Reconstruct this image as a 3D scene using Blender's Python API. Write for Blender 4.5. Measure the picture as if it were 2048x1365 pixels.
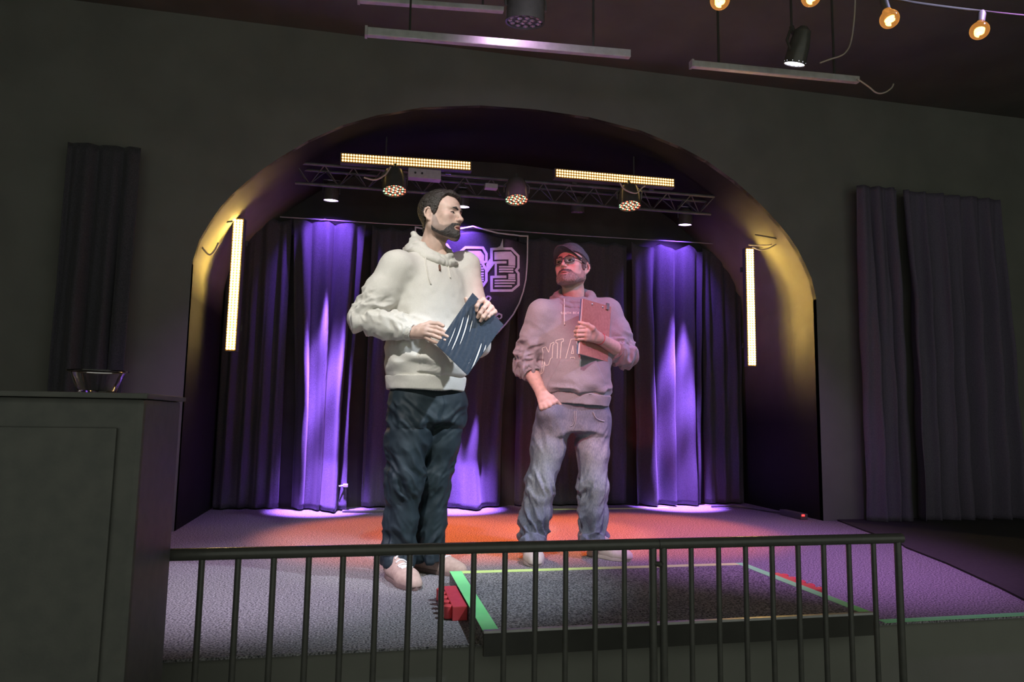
import bpy, bmesh, math, random
import numpy as np
from mathutils import Vector, Matrix
from mathutils.bvhtree import BVHTree

scene = bpy.context.scene
COL = scene.collection
for _o in list(bpy.data.objects):
    bpy.data.objects.remove(_o)
R = math.radians

# ------------------------------------------------------------------ camera
IMG_W, IMG_H, FPX = 2048.0, 1365.0, 1400.0
CAM = np.array((0.0, 0.0, 0.735))
_y, _p, _r = R(11.9), R(6.3), R(0.9)
_fw = np.array((math.sin(_y)*math.cos(_p), math.cos(_y)*math.cos(_p), math.sin(_p)))
_rt0 = np.array((math.cos(_y), -math.sin(_y), 0.0))
_up0 = np.cross(_rt0, _fw)
_rt = math.cos(_r)*_rt0 + math.sin(_r)*_up0
_up = math.cos(_r)*_up0 - math.sin(_r)*_rt0
cam_data = bpy.data.cameras.new('camera')
cam_data.sensor_width = 36.0
cam_data.lens = 36.0*FPX/IMG_W
cam_data.clip_start = 0.05
cam = bpy.data.objects.new('camera', cam_data)
COL.objects.link(cam)
cam.matrix_world = Matrix(((_rt[0], _up[0], -_fw[0], CAM[0]), (_rt[1], _up[1], -_fw[1], CAM[1]),
                           (_rt[2], _up[2], -_fw[2], CAM[2]), (0, 0, 0, 1)))
scene.camera = cam

def at(x, y, Y):
    """world point seen at pixel (x, y) of the photograph at depth Y"""
    d = _fw + _rt*(x-IMG_W/2)/FPX - _up*(y-IMG_H/2)/FPX
    return CAM + d*((Y-CAM[1])/d[1])

# ------------------------------------------------------------------ world, exposure, stage lights
world = bpy.data.worlds.new('world'); scene.world = world
world.use_nodes = True
_bg = world.node_tree.nodes['Background']
_bg.inputs['Color'].default_value = (0.95, 1.0, 0.86, 1)
_bg.inputs['Strength'].default_value = 0.46
vs = scene.view_settings
vs.view_transform = 'Standard'; vs.look = 'None'; vs.exposure = 0.0; vs.gamma = 1.0
vs.use_curve_mapping = False

def spot(name, loc, target, color, power, angle, blend=0.5, size=0.03, parent=None):
    l = bpy.data.lights.new(name, 'SPOT')
    l.color = color; l.energy = power; l.spot_size = R(angle); l.spot_blend = blend; l.shadow_soft_size = size
    o = bpy.data.objects.new(name, l); COL.objects.link(o)
    o.location = loc
    d = Vector(target) - Vector(loc)
    o.rotation_euler = d.to_track_quat('-Z', 'Y').to_euler()
    if parent is not None:
        o.parent = parent
        o.matrix_parent_inverse = parent.matrix_basis.inverted()
    return o

# front-of-house stage lamps, hung above and beside the audience (out of the frame); last three are added tints
spot('key_spot_light', (-0.25, 1.05, 3.20), (0.30, 3.30, 1.00), (1.0, 0.97, 0.92), 320, 31, 0.4, 0.05)
spot('cool_spot_light', (2.35, 1.70, 3.10), (0.20, 3.15, 0.20), (0.76, 0.86, 1.0), 520, 30, 0.9, 0.05)
spot('violet_wash_light', (-1.15, 1.50, 3.10), (-0.42, 3.38, 0.0), (0.90, 0.70, 1.0), 560, 31, 1.0, 0.06)
spot('red_spot_light', (0.05, 1.30, 2.45), (1.17, 3.72, 1.10), (1.0, 0.10, 0.18), 195, 24, 0.6, 0.05)
spot('rose_spot_light', (0.55, 1.60, 3.15), (1.20, 3.75, 0.60), (0.9, 0.55, 0.85), 35, 30, 0.7, 0.05)
spot('lilac_spot_light', (2.75, 1.75, 3.10), (1.20, 3.70, 1.00), (0.64, 0.60, 1.0), 250, 28, 0.6, 0.05)
spot('lavender_spot_light', (2.90, 1.90, 3.15), (2.35, 3.62, 0.0), (0.66, 0.28, 0.92), 560, 46, 0.95, 0.06)
spot('added_banner_light', (1.30, 2.90, 3.10), (1.02, 5.70, 1.96), (1.0, 0.36, 0.88), 85, 13, 0.6, 0.05)  # added light that tints the banner numerals pink
spot('added_wash_light', (-0.85, 3.30, 2.95), (-0.70, 4.60, 0.0), (0.60, 0.24, 1.0), 80, 50, 0.95, 0.06)  # added light that tints the left back floor purple
spot('added_wash_light', (3.00, 3.30, 2.95), (2.85, 4.60, 0.0), (0.60, 0.24, 1.0), 80, 50, 0.95, 0.06)  # added light, same purple tint for the right back floor

# ------------------------------------------------------------------ helpers
def srgb(r, g, b):
    f = lambda c: c/12.92 if c <= 0.04045 else ((c+0.055)/1.055)**2.4
    return (f(r/255), f(g/255), f(b/255))

def mat(name, col, rough=0.7, metal=0.0, col2=None, nscale=40.0, bump=0.0, bscale=None, emit=None, estr=0.0,
        spec=0.5, detail=4.0, contrast=(0.35, 0.65), stretch=None, attr=None, trans=0.0, sheen=0.0):
    m = bpy.data.materials.new(name); m.use_nodes = True
    nt = m.node_tree; N = nt.nodes; L = nt.links
    b = N['Principled BSDF']
    b.inputs['Base Color'].default_value = (*col, 1)
    b.inputs['Roughness'].default_value = rough
    b.inputs['Metallic'].default_value = metal
    b.inputs['Specular IOR Level'].default_value = spec
    if sheen: b.inputs['Sheen Weight'].default_value = sheen
    if trans: b.inputs['Transmission Weight'].default_value = trans
    if emit is not None:
        b.inputs['Emission Color'].default_value = (*emit, 1)
        b.inputs['Emission Strength'].default_value = estr
    vec = None
    if col2 is not None or bump:
        tc = N.new('ShaderNodeTexCoord'); vec = tc.outputs['Object']
        if stretch:
            mp = N.new('ShaderNodeMapping'); mp.inputs['Scale'].default_value = stretch
            L.new(vec, mp.inputs['Vector']); vec = mp.outputs['Vector']
    cout = None
    if attr:
        a = N.new('ShaderNodeAttribute'); a.attribute_name = attr; cout = a.outputs['Color']
    if col2 is not None:
        n = N.new('ShaderNodeTexNoise'); n.inputs['Scale'].default_value = nscale; n.inputs['Detail'].default_value = detail
        L.new(vec, n.inputs['Vector'])
        rp = N.new('ShaderNodeValToRGB')
        rp.color_ramp.elements[0].position = contrast[0]; rp.color_ramp.elements[1].position = contrast[1]
        rp.color_ramp.elements[0].color = (*col, 1); rp.color_ramp.elements[1].color = (*col2, 1)
        L.new(n.outputs['Fac'], rp.inputs['Fac'])
        if cout is not None:
            mx = N.new('ShaderNodeMix'); mx.data_type = 'RGBA'; mx.blend_type = 'MULTIPLY'; mx.inputs['Factor'].default_value = 1.0
            L.new(cout, mx.inputs['A']); L.new(rp.outputs['Color'], mx.inputs['B']); cout = mx.outputs['Result']
        else:
            cout = rp.outputs['Color']
    if cout is not None:
        L.new(cout, b.inputs['Base Color'])
    if bump:
        n2 = N.new('ShaderNodeTexNoise'); n2.inputs['Scale'].default_value = bscale or nscale; n2.inputs['Detail'].default_value = detail
        L.new(vec, n2.inputs['Vector'])
        bp = N.new('ShaderNodeBump'); bp.inputs['Strength'].default_value = bump; bp.inputs['Distance'].default_value = 0.01
        L.new(n2.outputs['Fac'], bp.inputs['Height']); L.new(bp.outputs['Normal'], b.inputs['Normal'])
    return m

def tag(o, label=None, cat=None, group=None, kind=None):
    if label: o['label'] = label
    if cat: o['category'] = cat
    if group: o['group'] = group
    if kind: o['kind'] = kind
    return o

def empty(name, loc=(0, 0, 0), rot=(0, 0, 0), label=None, cat=None, group=None):
    o = bpy.data.objects.new(name, None); COL.objects.link(o)
    o.location = loc; o.rotation_euler = rot; o.empty_display_size = 0.05
    return tag(o, label, cat, group)

def mesh_obj(name, verts, faces, m, parent=None, smooth=False, world=True):
    me = bpy.data.meshes.new(name)
    me.from_pydata([tuple(map(float, v)) for v in verts], [], [tuple(map(int, f)) for f in faces])
    if smooth:
        me.polygons.foreach_set('use_smooth', [True]*len(me.polygons))
    if m is not None: me.materials.append(m)
    me.update()
    return link(name, me, parent, world)

def link(name, me, parent=None, world=False):
    o = bpy.data.objects.new(name, me); COL.objects.link(o)
    if parent is not None:
        o.parent = parent
        if world:
            o.matrix_parent_inverse = full_matrix(parent).inverted()
    return o

def full_matrix(o):
    m = o.matrix_basis.copy()
    if o.parent is not None:
        m = full_matrix(o.parent) @ o.matrix_parent_inverse @ m
    return m

class MB:
    """collects shapes for ONE mesh"""
    def __init__(s): s.bm = bmesh.new()
    def box(s, lo, hi, rot=None, c=None):
        v = [s.bm.verts.new((x, y, z)) for x in (lo[0], hi[0]) for y in (lo[1], hi[1]) for z in (lo[2], hi[2])]
        for f in ((0, 1, 3, 2), (4, 6, 7, 5), (0, 4, 5, 1), (2, 3, 7, 6), (0, 2, 6, 4), (1, 5, 7, 3)):
            s.bm.faces.new([v[i] for i in f])
        if rot is not None:
            bmesh.ops.rotate(s.bm, verts=v, cent=c or [(a+b)/2 for a, b in zip(lo, hi)], matrix=rot)
        return s
    def tube(s, pts, r, n=8, cap=True, closed=False):
        pts = [Vector(p) for p in pts]; rings = []
        k = len(pts); rr = r if hasattr(r, '__len__') else [r]*k
        up = None
        for i, p in enumerate(pts):
            a = pts[i-1] if (i > 0 or closed) else pts[i]; b = pts[(i+1) % k] if (i < k-1 or closed) else pts[i]
            t = (b-a).normalized()
            if up is None:
                up = Vector((0, 0, 1)) if abs(t.z) < 0.9 else Vector((1, 0, 0))
            e1 = t.cross(up)
            if e1.length < 1e-5: e1 = t.cross(Vector((0.3, 1, 0)))
            e1.normalize(); e2 = e1.cross(t).normalized(); up = e2
            rings.append([s.bm.verts.new(p + (e1*math.cos(2*math.pi*j/n) + e2*math.sin(2*math.pi*j/n))*rr[i]) for j in range(n)])
        for i in range(k if closed else k-1):
            A, B = rings[i], rings[(i+1) % k]
            for j in range(n):
                s.bm.faces.new((A[j], A[(j+1) % n], B[(j+1) % n], B[j]))
        if cap and not closed:
            s.bm.faces.new(rings[0]); s.bm.faces.new(rings[-1][::-1])
        return s
    def lathe(s, prof, c=(0, 0, 0), axis=(0, 0, 1), n=24, capends=True):
        ax = Vector(axis).normalized(); e1 = ax.orthogonal().normalized(); e2 = ax.cross(e1); c = Vector(c)
        rings = []
        for r, h in prof:
            if r < 1e-6: rings.append([s.bm.verts.new(c+ax*h)])
            else: rings.append([s.bm.verts.new(c+ax*h+(e1*math.cos(2*math.pi*j/n)+e2*math.sin(2*math.pi*j/n))*r) for j in range(n)])
        for A, B in zip(rings, rings[1:]):
            for j in range(n):
                q = [A[j % len(A)], A[(j+1) % len(A)], B[(j+1) % len(B)], B[j % len(B)]]
                u = []
                for v in q:
                    if v not in u: u.append(v)
                if len(u) > 2: s.bm.faces.new(u)
        if capends:
            for rg in (rings[0], rings[-1]):
                if len(rg) > 2: s.bm.faces.new(rg)
        return s
    def prism(s, poly, y0, y1, plane='xz'):
        def P(u, v, d):
            return {'xz': (u, d, v), 'xy': (u, v, d), 'yz': (d, u, v)}[plane]
        A = [s.bm.verts.new(P(u, v, y0)) for u, v in poly]; B = [s.bm.verts.new(P(u, v, y1)) for u, v in poly]
        s.bm.faces.new(A); s.bm.faces.new(B[::-1])
        for i in range(len(poly)):
            j = (i+1) % len(poly); s.bm.faces.new((A[i], B[i], B[j], A[j]))
        return s
    def band(s, pts, w, y0, y1, closed=False):
        """flat strip of width w along 2D polyline pts, extruded y0..y1 (xz plane)"""
        P = [Vector(p) for p in pts]; k = len(P); Lf, Rt = [], []
        for i in range(k):
            a = P[i-1] if (i > 0 or closed) else None; b = P[(i+1) % k] if (i < k-1 or closed) else None
            d1 = (P[i]-a).normalized() if a is not None else None; d2 = (b-P[i]).normalized() if b is not None else None
            if d1 is None: d1 = d2
            if d2 is None: d2 = d1
            n1 = Vector((-d1.y, d1.x)); n2 = Vector((-d2.y, d2.x)); n = (n1+n2)
            n = n.normalized() if n.length > 1e-6 else n1
            f = 1/max(0.45, n.dot(n1))
            Lf.append(P[i]+n*w/2*f); Rt.append(P[i]-n*w/2*f)
        for i in range(k if closed else k-1):
            j = (i+1) % k
            s.prism([Lf[i], Lf[j], Rt[j], Rt[i]], y0, y1)
        return s
    def build(s, name, m, parent=None, smooth=None, bevel=0.0, world=True):
        bmesh.ops.recalc_face_normals(s.bm, faces=s.bm.faces[:])
        if bevel:
            bmesh.ops.bevel(s.bm, geom=[e for e in s.bm.edges if len(e.link_faces) == 2 and e.calc_face_angle(0) > 0.6], offset=bevel, segments=2, profile=0.7, affect='EDGES')
        me = bpy.data.meshes.new(name); s.bm.to_mesh(me); s.bm.free()
        if m is not None: me.materials.append(m)
        if smooth is not None:
            me.polygons.foreach_set('use_smooth', [True]*len(me.polygons))
            me.set_sharp_from_angle(angle=R(smooth))
        return link(name, me, parent, world)

# ------------------------------------------------------------------ materials
M = {}
M['black_wall'] = mat('black_wall_paint', (0.185, 0.188, 0.168), 0.85, col2=(0.215, 0.218, 0.195), nscale=3, bump=0.05, bscale=60, spec=0.2)
M['vault'] = mat('vault_plaster', (0.20, 0.20, 0.16), 0.8, col2=(0.25, 0.245, 0.20), nscale=5, bump=0.1, bscale=40, spec=0.2)
M['crown'] = mat('matt_black_paint', (0.055, 0.055, 0.05), 0.9, col2=(0.07, 0.07, 0.064), nscale=5, spec=0.1)
M['ceiling'] = mat('ceiling_paint', (0.115, 0.125, 0.105), 0.9, col2=(0.14, 0.15, 0.125), nscale=3, spec=0.1)
M['carpet'] = mat('grey_carpet', (0.05, 0.05, 0.055), 0.95, col2=(0.42, 0.41, 0.42), nscale=140, bump=0.5, bscale=190, spec=0.1, detail=6, contrast=(0.36, 0.66))
M['low_floor'] = mat('dark_floor', (0.26, 0.26, 0.235), 0.8, col2=(0.30, 0.30, 0.27), nscale=8, spec=0.2)
M['curtain'] = mat('stage_drape', (0.060, 0.058, 0.068), 0.85, col2=(0.095, 0.092, 0.105), nscale=160, bump=0.15, bscale=260, spec=0.15, sheen=0.15)
M['side_drape'] = mat('side_drape_cloth', (0.125, 0.108, 0.155), 0.85, col2=(0.165, 0.145, 0.20), nscale=160, bump=0.15, bscale=260, spec=0.15)
M['black_metal'] = mat('black_powder_coat', (0.075, 0.077, 0.07), 0.24, metal=0.0, col2=(0.09, 0.09, 0.082), nscale=30, spec=0.5)
M['black_plastic'] = mat('black_plastic', (0.08, 0.082, 0.075), 0.55, col2=(0.10, 0.10, 0.09), nscale=25, bump=0.03, bscale=200)
M['rubber'] = mat('black_rubber', (0.03, 0.03, 0.028), 0.8, col2=(0.04, 0.04, 0.036), nscale=60)
M['alu'] = mat('aluminium_tube', (0.45, 0.45, 0.46), 0.4, metal=0.7, col2=(0.55, 0.55, 0.56), nscale=18)
M['truss'] = mat('dull_truss_tube', (0.10, 0.10, 0.105), 0.45, metal=0.3, col2=(0.15, 0.15, 0.155), nscale=18)
M['beam'] = mat('pale_metal_beam', (0.50, 0.50, 0.50), 0.5, metal=0.3, col2=(0.60, 0.60, 0.60), nscale=25, bump=0.03)
M['cable'] = mat('cable_sheath', (0.10, 0.10, 0.10), 0.5, col2=(0.12, 0.12, 0.12), nscale=50)
M['pale_cable'] = mat('pale_cable_sheath', (0.55, 0.50, 0.42), 0.5, col2=(0.6, 0.55, 0.46), nscale=50)
M['led_amber'] = mat('amber_led', (1, 0.8, 0.4), 0.4, emit=(1.0, 0.70, 0.24), estr=62)
M['led_amber_low'] = mat('amber_led_dim', (1, 0.8, 0.4), 0.4, emit=(1.0, 0.66, 0.22), estr=4.2)
M['led_face'] = mat('amber_led_face', (0.20, 0.10, 0.03), 0.45, col2=(0.24, 0.12, 0.04), nscale=50)
M['led_red'] = mat('red_led', (1, 0.1, 0.05), 0.4, emit=(1.0, 0.16, 0.09), estr=3.2)
M['led_green'] = mat('green_led', (0.3, 1, 0.4), 0.4, emit=(0.42, 1.0, 0.48), estr=2.6)
M['lens_uv'] = mat('violet_lamp_lens', (0.8, 0.7, 1), 0.3, emit=(0.80, 0.60, 1.0), estr=6)
M['lens_off'] = mat('unlit_lamp_lens', (0.5, 0.45, 0.55), 0.25, metal=0.5, col2=(0.25, 0.22, 0.28), nscale=90)
M['tape'] = mat('fluorescent_green_tape', (0.24, 0.93, 0.32), 0.5, col2=(0.30, 0.96, 0.38), nscale=12)
M['tape_lime'] = mat('lime_tape', (0.66, 0.88, 0.28), 0.5, col2=(0.72, 0.92, 0.34), nscale=12)
M['red_plastic'] = mat('red_plastic', (0.68, 0.06, 0.07), 0.4, col2=(0.75, 0.08, 0.09), nscale=20)
M['white_plastic'] = mat('white_plastic', (0.75, 0.75, 0.75), 0.4, col2=(0.8, 0.8, 0.8), nscale=20)
M['grey_box'] = mat('grey_enamel', (0.42, 0.40, 0.42), 0.5, col2=(0.5, 0.48, 0.5), nscale=30)
# ================================================================== the room
def struct(o, label=None):
    o['kind'] = 'structure'
    if label: o['label'] = label
    return o

STAGE_FRONT = 2.35
o = MB().box((-1.45, STAGE_FRONT, -0.008), (5.2, 6.25, 0.0)).build('floor', M['carpet'])
struct(o, 'grey speckled carpet covering the raised stage')
o = MB().box((-1.45, STAGE_FRONT+0.02, -0.74), (5.2, 6.25, -0.009)).build('trim_1', M['black_wall'])
struct(o, 'black front face of the stage')
o = MB().box((-3.4, -1.5, -0.80), (6.4, 6.3, -0.745)).build('floor_lower', M['low_floor'])
struct(o, 'dark floor in front of the stage')
o = MB().box((-3.4, -1.5, 3.40), (6.4, 6.3, 3.5)).build('ceiling', M['ceiling']); struct(o, 'dark ceiling')
o = MB().box((-3.4, 5.93, -0.74), (6.4, 6.25, 3.40)).build('wall_back', M['crown']); struct(o, 'black wall behind the drapes')
o = MB().box((-3.4, -1.5, -0.74), (-3.3, 6.1, 3.40)).build('wall_left', M['black_wall']); struct(o, 'black side wall on the left')
o = MB().box((6.3, -1.5, -0.74), (6.4, 6.1, 3.40)).build('wall_right', M['black_wall']); struct(o, 'black side wall on the right')

# proscenium wall with an arched vault (front face Y 4.8, vault back to Y 6.1)
ACX, AHW = 1.16, 2.28
_prof = [(1.0, 0.0), (1.0, 0.6), (1.0, 1.1), (1.0, 1.62), (1.0, 1.70), (0.985, 1.86), (0.960, 1.98), (0.934, 2.09), (0.905, 2.18), (0.87, 2.27), (0.83, 2.36), (0.78, 2.46), (0.70, 2.60), (0.60, 2.735), (0.50, 2.83), (0.36, 2.925), (0.18, 2.985), (0.0, 3.0)]
arch = [(ACX-AHW*u, z) for u, z in _prof] + [(ACX+AHW*u, z) for u, z in _prof[::-1][1:]]
YF, YB = 4.80, 5.94
def outer_pt(x, z):
    u = (x-ACX)/AHW; sx = -3.3 if x < ACX else 6.3
    if z <= 1.71: return (sx, z)
    if abs(u) > 0.90: return (sx, min(3.4, 1.7+(z-1.7)*3.4))
    return (ACX+(sx-ACX)*abs(u)/0.90, 3.4)
mb = MB()
for i in range(len(arch)-1):
    a, b = arch[i], arch[i+1]
    mb.prism([a, b, outer_pt(*b), outer_pt(*a)], YF, YF+0.04)
struct(mb.build('wall_front', M['black_wall']), 'black wall around the arched stage opening')
def vault_piece(name, m, sel, label):
    bm2 = bmesh.new()
    for i in range(len(arch)-1):
        zm = (arch[i][1]+arch[i+1][1])/2
        if not sel(zm, i): continue
        k = 4
        for j in range(k):
            ya, yb_ = YF+(YB-YF)*j/k, YF+(YB-YF)*(j+1)/k
            bm2.faces.new([bm2.verts.new(v) for v in ((arch[i][0], ya, arch[i][1]), (arch[i+1][0], ya, arch[i+1][1]), (arch[i+1][0], yb_, arch[i+1][1]), (arch[i][0], yb_, arch[i][1]))])
    bmesh.ops.remove_doubles(bm2, verts=bm2.verts[:], dist=1e-5)
    bmesh.ops.recalc_face_normals(bm2, faces=bm2.faces[:])
    me = bpy.data.meshes.new(name); bm2.to_mesh(me); bm2.free()
    if m is not None: me.materials.append(m)
    me.polygons.foreach_set('use_smooth', [True]*len(me.polygons))
    return struct(link(name, me), label)
HALF = len(arch)//2
lining = vault_piece('trim_2', None, lambda z, i: True, 'vault lining of the stage arch, LED glow painted on its haunches, fading to black')
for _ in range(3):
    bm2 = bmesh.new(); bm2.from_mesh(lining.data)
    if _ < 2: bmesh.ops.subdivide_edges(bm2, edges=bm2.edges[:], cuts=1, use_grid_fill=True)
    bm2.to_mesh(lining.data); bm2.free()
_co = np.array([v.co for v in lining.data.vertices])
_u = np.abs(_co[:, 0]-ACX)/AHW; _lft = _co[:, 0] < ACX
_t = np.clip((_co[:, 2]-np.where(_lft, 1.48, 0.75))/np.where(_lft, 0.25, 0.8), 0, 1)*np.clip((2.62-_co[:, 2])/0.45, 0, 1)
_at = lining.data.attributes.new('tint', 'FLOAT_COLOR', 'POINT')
_c = np.array((0.020, 0.020, 0.018))[None]+(np.array((0.34, 0.33, 0.20))-0.02)[None]*(_t[:, None]**1.3)  # glow of the upright LED bars and its falloff painted into the lining colour
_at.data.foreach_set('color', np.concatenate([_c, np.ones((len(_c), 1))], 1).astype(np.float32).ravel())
lining.data.materials.clear(); lining.data.materials.append(mat('arch_painted_glow', (0.9, 0.9, 0.9), 0.85, col2=(1, 1, 1), nscale=6, bump=0.08, bscale=40, spec=0.15, attr='tint'))

# ------------------------------------------------------------------ drapes
def drape(name, x0, x1, Y, ztop, zbot, nf, amp, seed, label, group=None, taper=0.0, flare=0.0, flare_at=0.5, shift=0.0, dirv=None, swag=0.0, mtl=None):
    rnd = random.Random(seed)
    nx, nz = max(60, int(nf*16)), 60
    ph = [rnd.uniform(0, 6.28) for _ in range(8)]
    V = []
    for j in range(nz+1):
        v = j/nz  # 0 top .. 1 bottom
        for i in range(nx+1):
            u = i/nx
            w = 1.0 - taper*min(1.0, v*1.5)
            xx = 0.5 + (u-0.5)*w + shift*v
            a = amp*(0.35+0.65*min(1, v*3))
            f = 2*math.pi*nf*u
            d = a*(math.sin(f+ph[0]+0.9*math.sin(2.2*v+ph[1])) + 0.45*math.sin(1.83*f+ph[2]+1.4*v) + 0.3*math.sin(0.47*f+ph[3]-0.8*v))
            xo = 0.35*a*math.cos(f+ph[4]+0.7*v)
            d += 0.006*math.sin(23*v+9*u+ph[5])*min(1, v*2)
            if flare:
                g = math.exp(-((u-flare_at)/0.22)**2)
                d -= flare*g*max(0, (v-0.84)/0.16)**1.4
            pu = (u*nf*0.75) % 1.0
            zt = ztop - swag*math.sin(math.pi*pu)*(1-v)**6
            z = zt + (zbot-zt)*v
            t = x0 + (x1-x0)*xx + xo
            if dirv is None: V.append((t, Y+d, z))
            else:
                V.append((dirv[0]*t - dirv[1]*d + 0, Y + dirv[1]*t + dirv[0]*d, z))
    F = [(j*(nx+1)+i, j*(nx+1)+i+1, (j+1)*(nx+1)+i+1, (j+1)*(nx+1)+i) for j in range(nz) for i in range(nx)]
    o = mesh_obj(name, V, F, mtl or M['curtain'], smooth=True)
    md = o.modifiers.new('thick', 'SOLIDIFY'); md.thickness = 0.004
    return tag(o, label, 'curtain', group)

BACKG = 'black drapes along the back of the stage'
drape('stage_curtain', -1.10, -0.62, 5.84, 2.33, 0.012, 4, 0.022, 3, 'dark unlit drape in the far left corner of the stage', BACKG, swag=0.03)
drape('stage_curtain', -0.60, -0.03, 5.77, 2.33, 0.012, 3.2, 0.050, 11, 'violet lit drape hanging left of the man in the cream hoodie', BACKG, taper=0.30, flare=0.20, flare_at=0.72, shift=0.02, swag=0.035)
drape('stage_curtain', 0.02, 0.50, 5.86, 2.33, 0.012, 4, 0.016, 21, 'dark drape right behind the man in the cream hoodie', BACKG, swag=0.03)
drape('stage_curtain', 0.45, 1.25, 5.83, 2.33, 0.012, 3.4, 0.030, 5, 'drape behind the shield banner, its foot lit violet', BACKG, taper=0.25, flare=0.22, flare_at=0.55, swag=0.035)
drape('stage_curtain', 1.28, 2.28, 5.86, 2.33, 0.012, 6, 0.018, 8, 'dark drape behind the man in the cap', BACKG, swag=0.03)
drape('stage_curtain', 2.30, 3.00, 5.79, 2.33, 0.012, 3.4, 0.055, 31, 'violet lit drape hanging right of the man in the cap', BACKG, taper=0.12, flare=0.03, flare_at=0.3, swag=0.05)
drape('stage_curtain', 3.02, 3.40, 5.85, 2.33, 0.012, 3.0, 0.022, 41, 'dark drape in the far right corner of the stage', BACKG, swag=0.03)
drape('side_curtain', 3.74, 4.10, 4.66, 2.60, 0.012, 3.0, 0.045, 51, 'dim purple side drape hanging right of the arch', 'side drapes beside the arch', mtl=M['side_drape'])
drape('side_curtain', 4.16, 5.10, 4.68, 2.60, 0.012, 6.0, 0.045, 53, 'faint indigo side drape nearest the right edge of the photo', 'side drapes beside the arch', mtl=M['side_drape'])
drape('side_curtain', -1.86, -1.44, 4.68, 2.40, -0.73, 3.0, 0.035, 57, 'faint blue side drape above the glass bowl on the left', 'side drapes beside the arch')

# curtain wire and hooks
wire = MB().tube([at(560, 434, 5.74), at(760, 447, 5.74), at(950, 457, 5.735), at(1150, 471, 5.735), at(1400, 486, 5.74), at(1470, 491, 5.74)], 0.005, 6).build('curtain_wire', M['alu'])
tag(wire, 'thin steel wire the stage drapes hang from', 'wire')

# ------------------------------------------------------------------ shield banner  (_63 with crossed swords)
BY = 5.70
def bz(u, v):      # point of the banner print, measured on a 1024-wide study of the shield
    p = at(900+u/5.689, 440+v/5.689, BY); return (p[0], p[2])
cxn = bz(262, 0)[0]
def mir(p): return (2*cxn-p[0], p[1])
M['banner'] = mat('banner_cloth', (0.028, 0.028, 0.032), 0.5, col2=(0.040, 0.040, 0.045), nscale=90, bump=0.1, bscale=30, spec=0.3)
M['print'] = mat('white_banner_print', (0.72, 0.70, 0.74), 0.6, col2=(0.8, 0.78, 0.82), nscale=40)
sh_r = [bz(890, 178), bz(886, 330), bz(880, 480), bz(862, 680), bz(830, 820), bz(785, 950), bz(720, 1075), bz(640, 1180), bz(540, 1290), bz(420, 1390), bz(262, 1480)]
top_r = [bz(262, 70), bz(330, 92), bz(420, 120), bz(540, 150), bz(680, 172), bz(800, 180)]
outline = [mir(p) for p in top_r[::-1][:-1]] + top_r + sh_r + [mir(p) for p in sh_r[::-1][1:]]
# cloth: a grid over the shield with soft ripples
def shield_half(z):
    pts = sh_r
    for a, b in zip(pts, pts[1:]):
        if b[1] <= z <= a[1]:
            t = (a[1]-z)/max(1e-6, a[1]-b[1]); return a[0]+(b[0]-a[0])*t-cxn
    return pts[0][0]-cxn if z > pts[0][1] else 0.0
def ripple(x, z):
    return 0.012*math.sin(9*x+3*z+0.6) + 0.006*math.sin(21*x-6*z) + 0.02*max(0, z-2.12)*math.sin(30*x)
NZ, NX = 60, 40; ztop_, zbot_ = bz(262, 150)[1], sh_r[-1][1]
V = []; F = []
for j in range(NZ+1):
    z = ztop_+(zbot_-ztop_)*j/NZ; hw = max(0.004, shield_half(z)+0.012)
    for i in range(NX+1):
        x = cxn+hw*(2*i/NX-1)
        zz = z + (0.035*abs(2*i/NX-1)*-1+0.06*math.cos(3.1*(2*i/NX-1))*0.3)*(1-j/NZ)**4
        V.append((x, BY+0.014+ripple(x, zz), zz))
F = [(j*(NX+1)+i, j*(NX+1)+i+1, (j+1)*(NX+1)+i+1, (j+1)*(NX+1)+i) for j in range(NZ) for i in range(NX)]
ban = mesh_obj('shield_banner', V, F, M['banner'], smooth=True)
ban.modifiers.new('thick', 'SOLIDIFY').thickness = 0.003
tag(ban, 'black shield banner with white 63 numerals hanging behind the two men', 'banner')
def print_part(name, build):
    mb = MB(); build(mb)
    bmesh.ops.subdivide_edges(mb.bm, edges=[e for e in mb.bm.edges if e.calc_length() > 0.06], cuts=2, use_grid_fill=True)
    for v in mb.bm.verts:
        v.co.y = BY + (v.co.y) + ripple(v.co.x, v.co.z) + 0.006
    return mb.build(name, M['print'], ban)
Y0, Y1 = -0.004, 0.003
def pg(*uv): return [bz(u, v) for u, v in uv]
wband = 30/5.689/252
def outline_b(mb): mb.band(outline, 0.011, Y0, Y1, closed=True)
print_part('shield_outline', outline_b)
def three(mb):
    mb.band(pg((474, 332), (695, 332), (778, 412), (778, 545), (752, 577), (778, 610), (778, 742), (705, 805), (474, 805), (474, 650), (640, 650)), wband, Y0, Y1)
    mb.band(pg((474, 320), (474, 487), (640, 487)), wband, Y0, Y1)
    mb.band(pg((520, 487), (520, 650)), wband*0.85, Y0, Y1)
    mb.prism(pg((505, 366), (690, 366), (742, 422), (742, 522), (662, 522), (662, 455), (505, 455)), Y0, Y1)
    for x0, x1, y in ((556, 738, 538), (556, 720, 565), (556, 720, 592), (662, 742, 625), (662, 742, 645), (662, 742, 667), (508, 745, 692), (508, 735, 722), (508, 705, 755)):
        mb.prism(pg((x0, y-9), (x1, y-9), (x1, y+9), (x0, y+9)), Y0, Y1)
print_part('numeral', three)
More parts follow.
